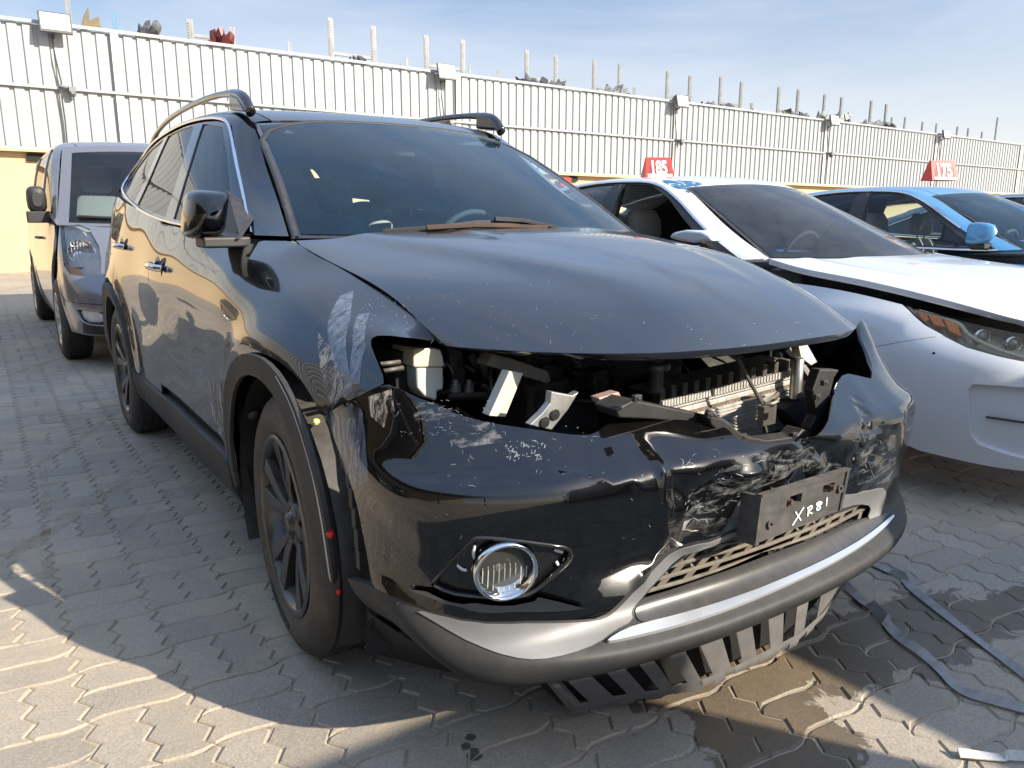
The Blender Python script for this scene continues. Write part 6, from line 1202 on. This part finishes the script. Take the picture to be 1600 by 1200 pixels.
# ---- grey van
def van(cx, cy, lab, flip=0., group=None, hid=False):
    t = empty('parked_van', (cx, cy+2.4, 0), label=lab, cat='van', group=group); off = np.array([cx, cy, 0])
    T = [[(5.1, -.85, .35), (4.5, -.90, .30), (3.5, -.92, .28), (1.5, -.92, .28), (.45, -.90, .28), (.2, -.80, .27), (.08, -.60, .27), (0, -.3, .27), (0, 0, .27)],
         [(5.1, -.87, .55), (4.5, -.94, .5), (3.5, -.95, .50), (1.5, -.95, .50), (.45, -.94, .47), (.18, -.84, .45), (.04, -.62, .44), (-.04, -.3, .44), (-.05, 0, .44)],
         [(5.1, -.87, .80), (4.5, -.95, .75), (3.5, -.96, .75), (1.5, -.96, .75), (.45, -.945, .68), (.2, -.85, .64), (.07, -.64, .62), (0, -.32, .62), (-.02, 0, .62)],
         [(5.1, -.86, 1.0), (4.5, -.95, .97), (3.5, -.96, .97), (1.5, -.955, .97), (.55, -.93, .86), (.34, -.84, .78), (.20, -.64, .75), (.10, -.32, .74), (.08, 0, .74)],
         [(5.1, -.84, 1.15), (4.5, -.93, 1.13), (3.5, -.94, 1.13), (1.6, -.93, 1.13), (.85, -.90, 1.03), (.60, -.82, .98), (.42, -.64, .93), (.30, -.32, .91), (.27, 0, .90)],
         [(5.1, -.80, 1.25), (4.5, -.90, 1.23), (3.5, -.915, 1.23), (1.7, -.905, 1.23), (1.15, -.88, 1.18), (.95, -.80, 1.15), (.80, -.62, 1.12), (.70, -.32, 1.105), (.66, 0, 1.10)]]
    G = []
    for r in T:
        P = np.array([[b, a, c] for a, b, c in r]); A = P[:4]; B = P[3:]; L1 = np.r_[0, np.cumsum(np.linalg.norm(np.diff(B, axis=0), axis=1))]; row = [[np.interp(y, A[::-1, 1], A[::-1, 0]), y, np.interp(y, A[::-1, 1], A[::-1, 2])] for y in np.linspace(5.1, 1.6, 7)]
        row += [[np.interp(q*L1[-1], L1, B[:, i]) for i in range(3)] for q in (np.linspace(0, 1, 9)[1:])]; G.append(row)
    def dv(p):
        x, y, z = (p-off).T; return .014*np.exp(-((np.hypot(y-.92, z-.35)-.42)/.05)**2)*(x < -.5)+.014*np.exp(-((np.hypot(y-4.1, z-.35)-.42)/.05)**2)
    S = orient(Surf(np.array(G)+off, dv), (cx, cy+2.4, .6)); S.cx = cx; pt = GVN; uv = lambda a: [('uv', u, v) for u, v in a]; nc = S.nc-1
    yz = lambda a: [('yz', y+cy, z) for y, z in a]
    hlv = [(98, 322), (104, 318), (118, 330), (140, 358), (155, 385), (158, 405), (157, 432), (138, 433), (110, 428), (100, 415), (96, 380), (94, 350)]
    fog = [(120, 483), (160, 488), (163, 506), (130, 504)]
    if hid: hh = []; 
    else: hh = [hlv, fog]
    for mir in (False, True):
        h2 = [h for h in hh] if not mir else [S.poly(h) for h in hh]
        panel('body_front', S, uv([(8.2, 0.02), (8.6, 1), (8.9, 2.0), (9.0, 4.0), (9.6, 4.9), (nc, 4.9), (nc, .02), (11.2, .02)]) if hid else uv([(9.0, .02), (9.0, 4.95), (nc, 4.95), (nc, .02)]), pt, t, sm=0, th=.012, holes=h2, mirror=mir)
        panel('body_flank', S, yz([(5.08, .36), (5.05, 1.22), (1.3, 1.2), (1.05, 1.05), (1.0, .9), (1.25, .72), (1.36, .5), (1.38, .28), (3.62, .28), (3.66, .55), (3.8, .74), (4.1, .84), (4.4, .74), (4.54, .5), (4.58, .3)]), pt, t, sm=0, th=.02, mirror=mir)
        panel('bumper_insert', S, uv([(10.5, .1), (10.6, .62), (nc, .7), (nc, .05)]), PLB, t, sm=0, th=.02, off=.004, mirror=mir)
        if not hid:
            for pz, nm, mt_, of in ((hlv, 'headlight_bowl', mat('lamp_silver', (.75, .76, .78), .3, metal=.3, noise=(30, .8, (.5, .51, .53))), -.045), (hlv, 'headlight_lens', glass('lamp_glass', (.85, .87, .88), 1.5, .06), -.002), (fog, 'fog_light', mat('lamp_silver', (.5,)*3, .3), -.02)):
                panel(nm, S, S.poly(pz), mt_, t, sm=1, off=of, th=0, mirror=mir, step=.02)
    if not hid:
        c = S.P(*[np.array([q_]) for q_ in S.inv((124, 388))], -.03)[0]; fnv = np.array([-.35, -.92, .15]); m = MB(); m.lathe([(-.01, 0), (-.005, .05), (.01, .085), (.02, .09), (.02, .095)], c, fnv, 24)
        m.build('main_beam', CHR, t, smooth=True)
        m = MB(); [m.box(c+np.array([(i-3)*.022, -.004, (j-3)*.022]), (.004, .004, .016)) for i in range(7) for j in range(7)]; m.build('lens_flutes', mat('lamp_silver', (.5,)*3, .3), t, kind='stuff')
        panel('indicator', S, S.poly([(103, 412), (122, 418), (128, 430), (108, 428)]), mat('orange_reflector', (.75, .16, .02), .35), t, sm=0, off=-.02, th=0, step=.02)
        ribbon(S, [(112, 476), (118, 484), (130, 505), (165, 509)], .012, mat('grey_trim', (.35, .35, .37), .3, metal=.5), 'fog_trim', t, off=.008, th=.01)
        ribbon(S, [('uv', 9.0, 1.95), (98, 470), (130, 474), (165, 476)], .006, VOID, 'bumper_seam', t, off=.001, th=.002)
    # upper body
    g = [[(-.90, .95, 1.13), (-.925, 1.4, 1.20), (-.925, 2.4, 1.21), (-.925, 3.5, 1.21), (-.90, 4.6, 1.22), (-.84, 5.1, 1.22)], [(-.84, 1.32, 1.40), (-.875, 1.65, 1.45), (-.88, 2.4, 1.46), (-.88, 3.5, 1.46), (-.86, 4.6, 1.46), (-.80, 5.08, 1.46)],
         [(-.78, 1.62, 1.64), (-.82, 1.85, 1.68), (-.825, 2.4, 1.70), (-.825, 3.5, 1.70), (-.81, 4.6, 1.70), (-.76, 5.05, 1.68)], [(-.72, 1.80, 1.79), (-.745, 1.98, 1.83), (-.75, 2.4, 1.85), (-.75, 3.5, 1.855), (-.74, 4.6, 1.84), (-.70, 5.0, 1.81)],
         [(-.58, 1.80, 1.83), (-.60, 1.98, 1.875), (-.60, 2.4, 1.905), (-.60, 3.5, 1.91), (-.59, 4.6, 1.90), (-.56, 4.96, 1.86)], [(-.3, 1.74, 1.85), (-.3, 1.93, 1.895), (-.3, 2.4, 1.93), (-.3, 3.5, 1.935), (-.3, 4.6, 1.92), (-.28, 4.95, 1.88)], [(0, 1.72, 1.855), (0, 1.91, 1.90), (0, 2.4, 1.935), (0, 3.5, 1.94), (0, 4.6, 1.925), (0, 4.94, 1.885)]]
    gg = np.array(g); GR = orient(Surf(np.concatenate([gg, gg[-2::-1]*[-1, 1, 1]], 0)+off), (cx, cy+3, 1.3)); GR.cx = cx; nr_ = GR.nr-1
    for mir in (False, True):
        wn = [uv([(.45, .15), (.5, 1), (.6, 2), (.9, 2.75), (1.75, 2.8), (1.8, .15)]), uv([(1.95, .15), (1.92, 2.8), (3.2, 2.8), (3.2, .15)]), uv([(3.4, .15), (3.4, 2.8), (4.6, 2.7), (4.7, .2)])]
        panel('upper_side', GR, uv([(0, 0), (0, 3.9), (5, 3.9), (5, 0)]), pt, t, sm=0, th=.015, holes=wn, mirror=mir)
        for w_ in wn: panel('side_window', GR, w_, SG, t, sm=0, off=-.01, th=0, mirror=mir, step=.1)
    panel('roof', GR, uv([(0, 3.95), (0, nr_-3.95), (5, nr_-3.95), (5, 3.95)]), pt, t, sm=0, th=.02, step=.06)
    Wg = [[np.array([(.895*f)*(1-q)+.715*f*q, (.66+.30*f*f)*(1-q)+(1.71+.09*f*f)*q-.04*math.sin(math.pi*q)*(1-f*f), (1.105+.02*f*f)*(1-q)+(1.855-.04*f*f)*q])+off for f in np.linspace(-1, 1, 7)] for q in np.linspace(0, 1, 5)]
    W_ = orient(Surf(Wg), (cx, cy+2, 1.2)); panel('windscreen', W_, uv([(.25, .1), (5.75, .1), (5.7, 3.7), (.3, 3.7)]), glass('van_screen', (.6, .68, .7), 1.5, .02), t, sm=0, th=0, step=.08)
    panel('screen_frame', W_, uv([(0, 0), (6, 0), (6, 4), (0, 4)]), pt, t, sm=0, th=.01, off=.002, holes=[uv([(.27, .12), (5.73, .12), (5.68, 3.68), (.32, 3.68)])], step=.08)
    panel('screen_band', W_, uv([(.2, .05), (5.8, .05), (5.75, 3.75), (.25, 3.75)]), VOID, t, sm=0, th=0, off=-.004, holes=[uv([(.45, .45), (5.55, .45), (5.45, 3.55), (.55, 3.55)])], step=.08)
    P = [W_.P(*[np.array([q_]) for q_ in a], .02)[0] for a in ((5.0, .25), (3.6, .28), (2.2, .3))]; m = MB(); m.tube(P, .012, 6); m.build('wiper', PLB, t); P = [W_.P(*[np.array([q_]) for q_ in a], .02)[0] for a in ((2.6, .22), (1.5, .3), (.5, .35))]; m = MB(); m.tube(P, .012, 6); m.build('wiper', PLB, t)
    m = MB(); m.prism([(cx-.8, cy+5.12, .4), (cx+.8, cy+5.12, .4), (cx+.83, cy+5.12, 1.15), (cx+.72, cy+5.0, 1.82), (cx+.5, cy+4.96, 1.88), (cx-.5, cy+4.96, 1.88), (cx-.72, cy+5.0, 1.82), (cx-.83, cy+5.12, 1.15)], (0, .03, 0)); m.build('tailgate', pt, t)
    m = MB(); m.box((cx, cy+2.7, .55), (1.7, 4.6, .5)); m.box((cx, cy+.8, .75), (1.3, .8, .3)); m.build('floor_pan', VOID, t)
    m = MB(); m.prism([(cx-.8, cy+1.0, 1.02), (cx-.8, cy+1.5, 1.06), (cx-.8, cy+1.55, .85), (cx-.8, cy+1.0, .8)], (1.6, 0, 0)); m.build('dashboard', PLB, t, bevel=.02)
    for sx, sy in ((-.42, 2.0), (.42, 2.0)): seat(cx+sx, cy+sy, .80, t, BSE, .52)
    for s in (-1, 1):
        m = MB(); mc = np.array([cx+s*.99, cy+1.45, 1.34]); V = []; n = 14
        for yy, a, b in ((-.08, .025, .05), (-.055, .065, .10), (0, .078, .115), (.04, .074, .11)):
            for i in range(n): q_ = 2*math.pi*i/n; V.append(mc+np.array([a*abs(math.cos(q_))**.6*np.sign(math.cos(q_)), yy, b*abs(math.sin(q_))**.6*np.sign(math.sin(q_))]))
        m.add(V, [(r*n+i, r*n+(i+1) % n, (r+1)*n+(i+1) % n, (r+1)*n+i) for r in range(3) for i in range(n)]+[tuple(range(n)), tuple(range(3*n, 4*n))]); m.box(mc+np.array([-s*.10, .02, -.13]), (.18, .07, .05)); m.box(mc+np.array([0, -.01, -.15]), (.18, .13, .10)); m.build('door_mirror', PLB, t, smooth=False, bevel=.01)
        m = MB(); m.tube([(cx+s*.965, cy+2.0, 1.0), (cx+s*.995, cy+2.04, 1.005), (cx+s*.995, cy+2.16, 1.005), (cx+s*.965, cy+2.2, 1.0)], .014, 8); m.build('door_handle', pt, t, smooth=True)
    m = MB(); m.prism([(cx+.0, cy+4.4, 1.93), (cx, cy+4.62, 1.93), (cx, cy+4.6, 2.03)], (.02, 0, 0)); m.build('roof_aerial', PLB, t)
    for c_ in ((-.86, .92), (.86, .92), (-.86, 4.1), (.86, 4.1)): wheel(t, (cx+c_[0], cy+c_[1], .345), -1 if c_[0] < 0 else 1, 0, mat('silver_alloy', (.5, .5, .51), .3, metal=.8), R0=.345, rr=.22, spokes='silver')
    t.rotation_euler = (0, 0, 0); return t
vv_ = van(-.03, 4.62, 'grey van parked behind the black car, nose towards the camera')
v2 = van(2.50, -7.75, 'unseen vehicle opposite the white saloon, set as a grey van to cast its shadow', hid=True)  # added for the unseen vehicle that shades the white saloon's front
def copy_thing(o, loc, lab):
    r = o.copy(); COL.objects.link(r); r.location = loc; r['label'] = lab
    for ch in list(o.children):
        c = ch.copy(); COL.objects.link(c); c.parent = r; c.matrix_parent_inverse = ch.matrix_parent_inverse.copy()
        for g in ch.children: d = g.copy(); COL.objects.link(d); d.parent = c; d.matrix_parent_inverse = g.matrix_parent_inverse.copy()
    return r
copy_thing(mir, (-4.15, .6+1.4+5.6, 0), 'second charcoal saloon behind the first, seen only as a reflection')
copy_thing(v2, (.38, -8.50+2.4, 0), 'second unseen vehicle opposite, near the camera, set as a grey van to cast its shadow')  # added outside the frame for the shadow on the foreground blocks
# ---- straps lying on the blocks
STR = mat('grey_strap', (.36, .35, .33), .8, noise=(30, .8, (.22, .205, .185)), bump=(150, .6, .002)); 
def strap(pts, wd, lab, zs=.006, m_=STR):
    P = np.array([at(u, v, 'z', 0.) for u, v in pts]); P = chaikin(P, 3, False); n = len(P); t = np.gradient(P, axis=0); t /= np.linalg.norm(t, axis=1)[:, None]; s = np.stack([-t[:, 1], t[:, 0], 0*t[:, 0]], 1); V = []
    for i in range(n):
        tw = .25*math.sin(i*.22+1)+.22+(.9 if 14 < i < 22 else 0); h = np.array([0, 0, 1.]); a = s[i]*math.cos(tw)+h*math.sin(tw); c = P[i]+h*(zs+abs(math.sin(tw))*wd/2); nn = np.cross(t[i], a)
        V += [c+a*wd/2+nn*.0015, c-a*wd/2+nn*.0015, c-a*wd/2-nn*.0015, c+a*wd/2-nn*.0015]
    F = [(i*4+k, i*4+(k+1) % 4, (i+1)*4+(k+1) % 4, (i+1)*4+k) for i in range(n-1) for k in range(4)]+[(0, 1, 2, 3), tuple(range((n-1)*4, n*4))]
    return tag(mesh('strap', V, F, m_, None), lab, 'strap', 'loose grey straps on the ground')
strap([(1318, 918), (1345, 940), (1378, 968), (1402, 1000), (1440, 1025), (1470, 1050), (1500, 1085), (1550, 1100), (1620, 1118)], .030, 'dirty grey strap curving from the torn undertray to the right edge')
strap([(1340, 872), (1380, 892), (1410, 905), (1425, 925), (1470, 960), (1510, 990), (1550, 1020), (1620, 1075)], .026, 'straighter grey strap behind the curving one, running to the right edge')
strap([(1497, 1183), (1540, 1186), (1620, 1191)], .022, 'short pale strap end at the lower right corner', m_=mat('pale_strap', (.62, .61, .58), .7, noise=(40, .8, (.45, .43, .40)), bump=(200, .6, .002)))
m = MB(); c = at(196, 663, 'z', 0); m.lathe([(0, .02), (.006, .018), (.009, .008), (.009, 0)], c, (0, 0, 1), 7); tag(m.build('dry_leaf', mat('leaf_green', (.20, .22, .08), .7), None), 'small dry leaf on the blocks by the rear wheel', 'leaf')
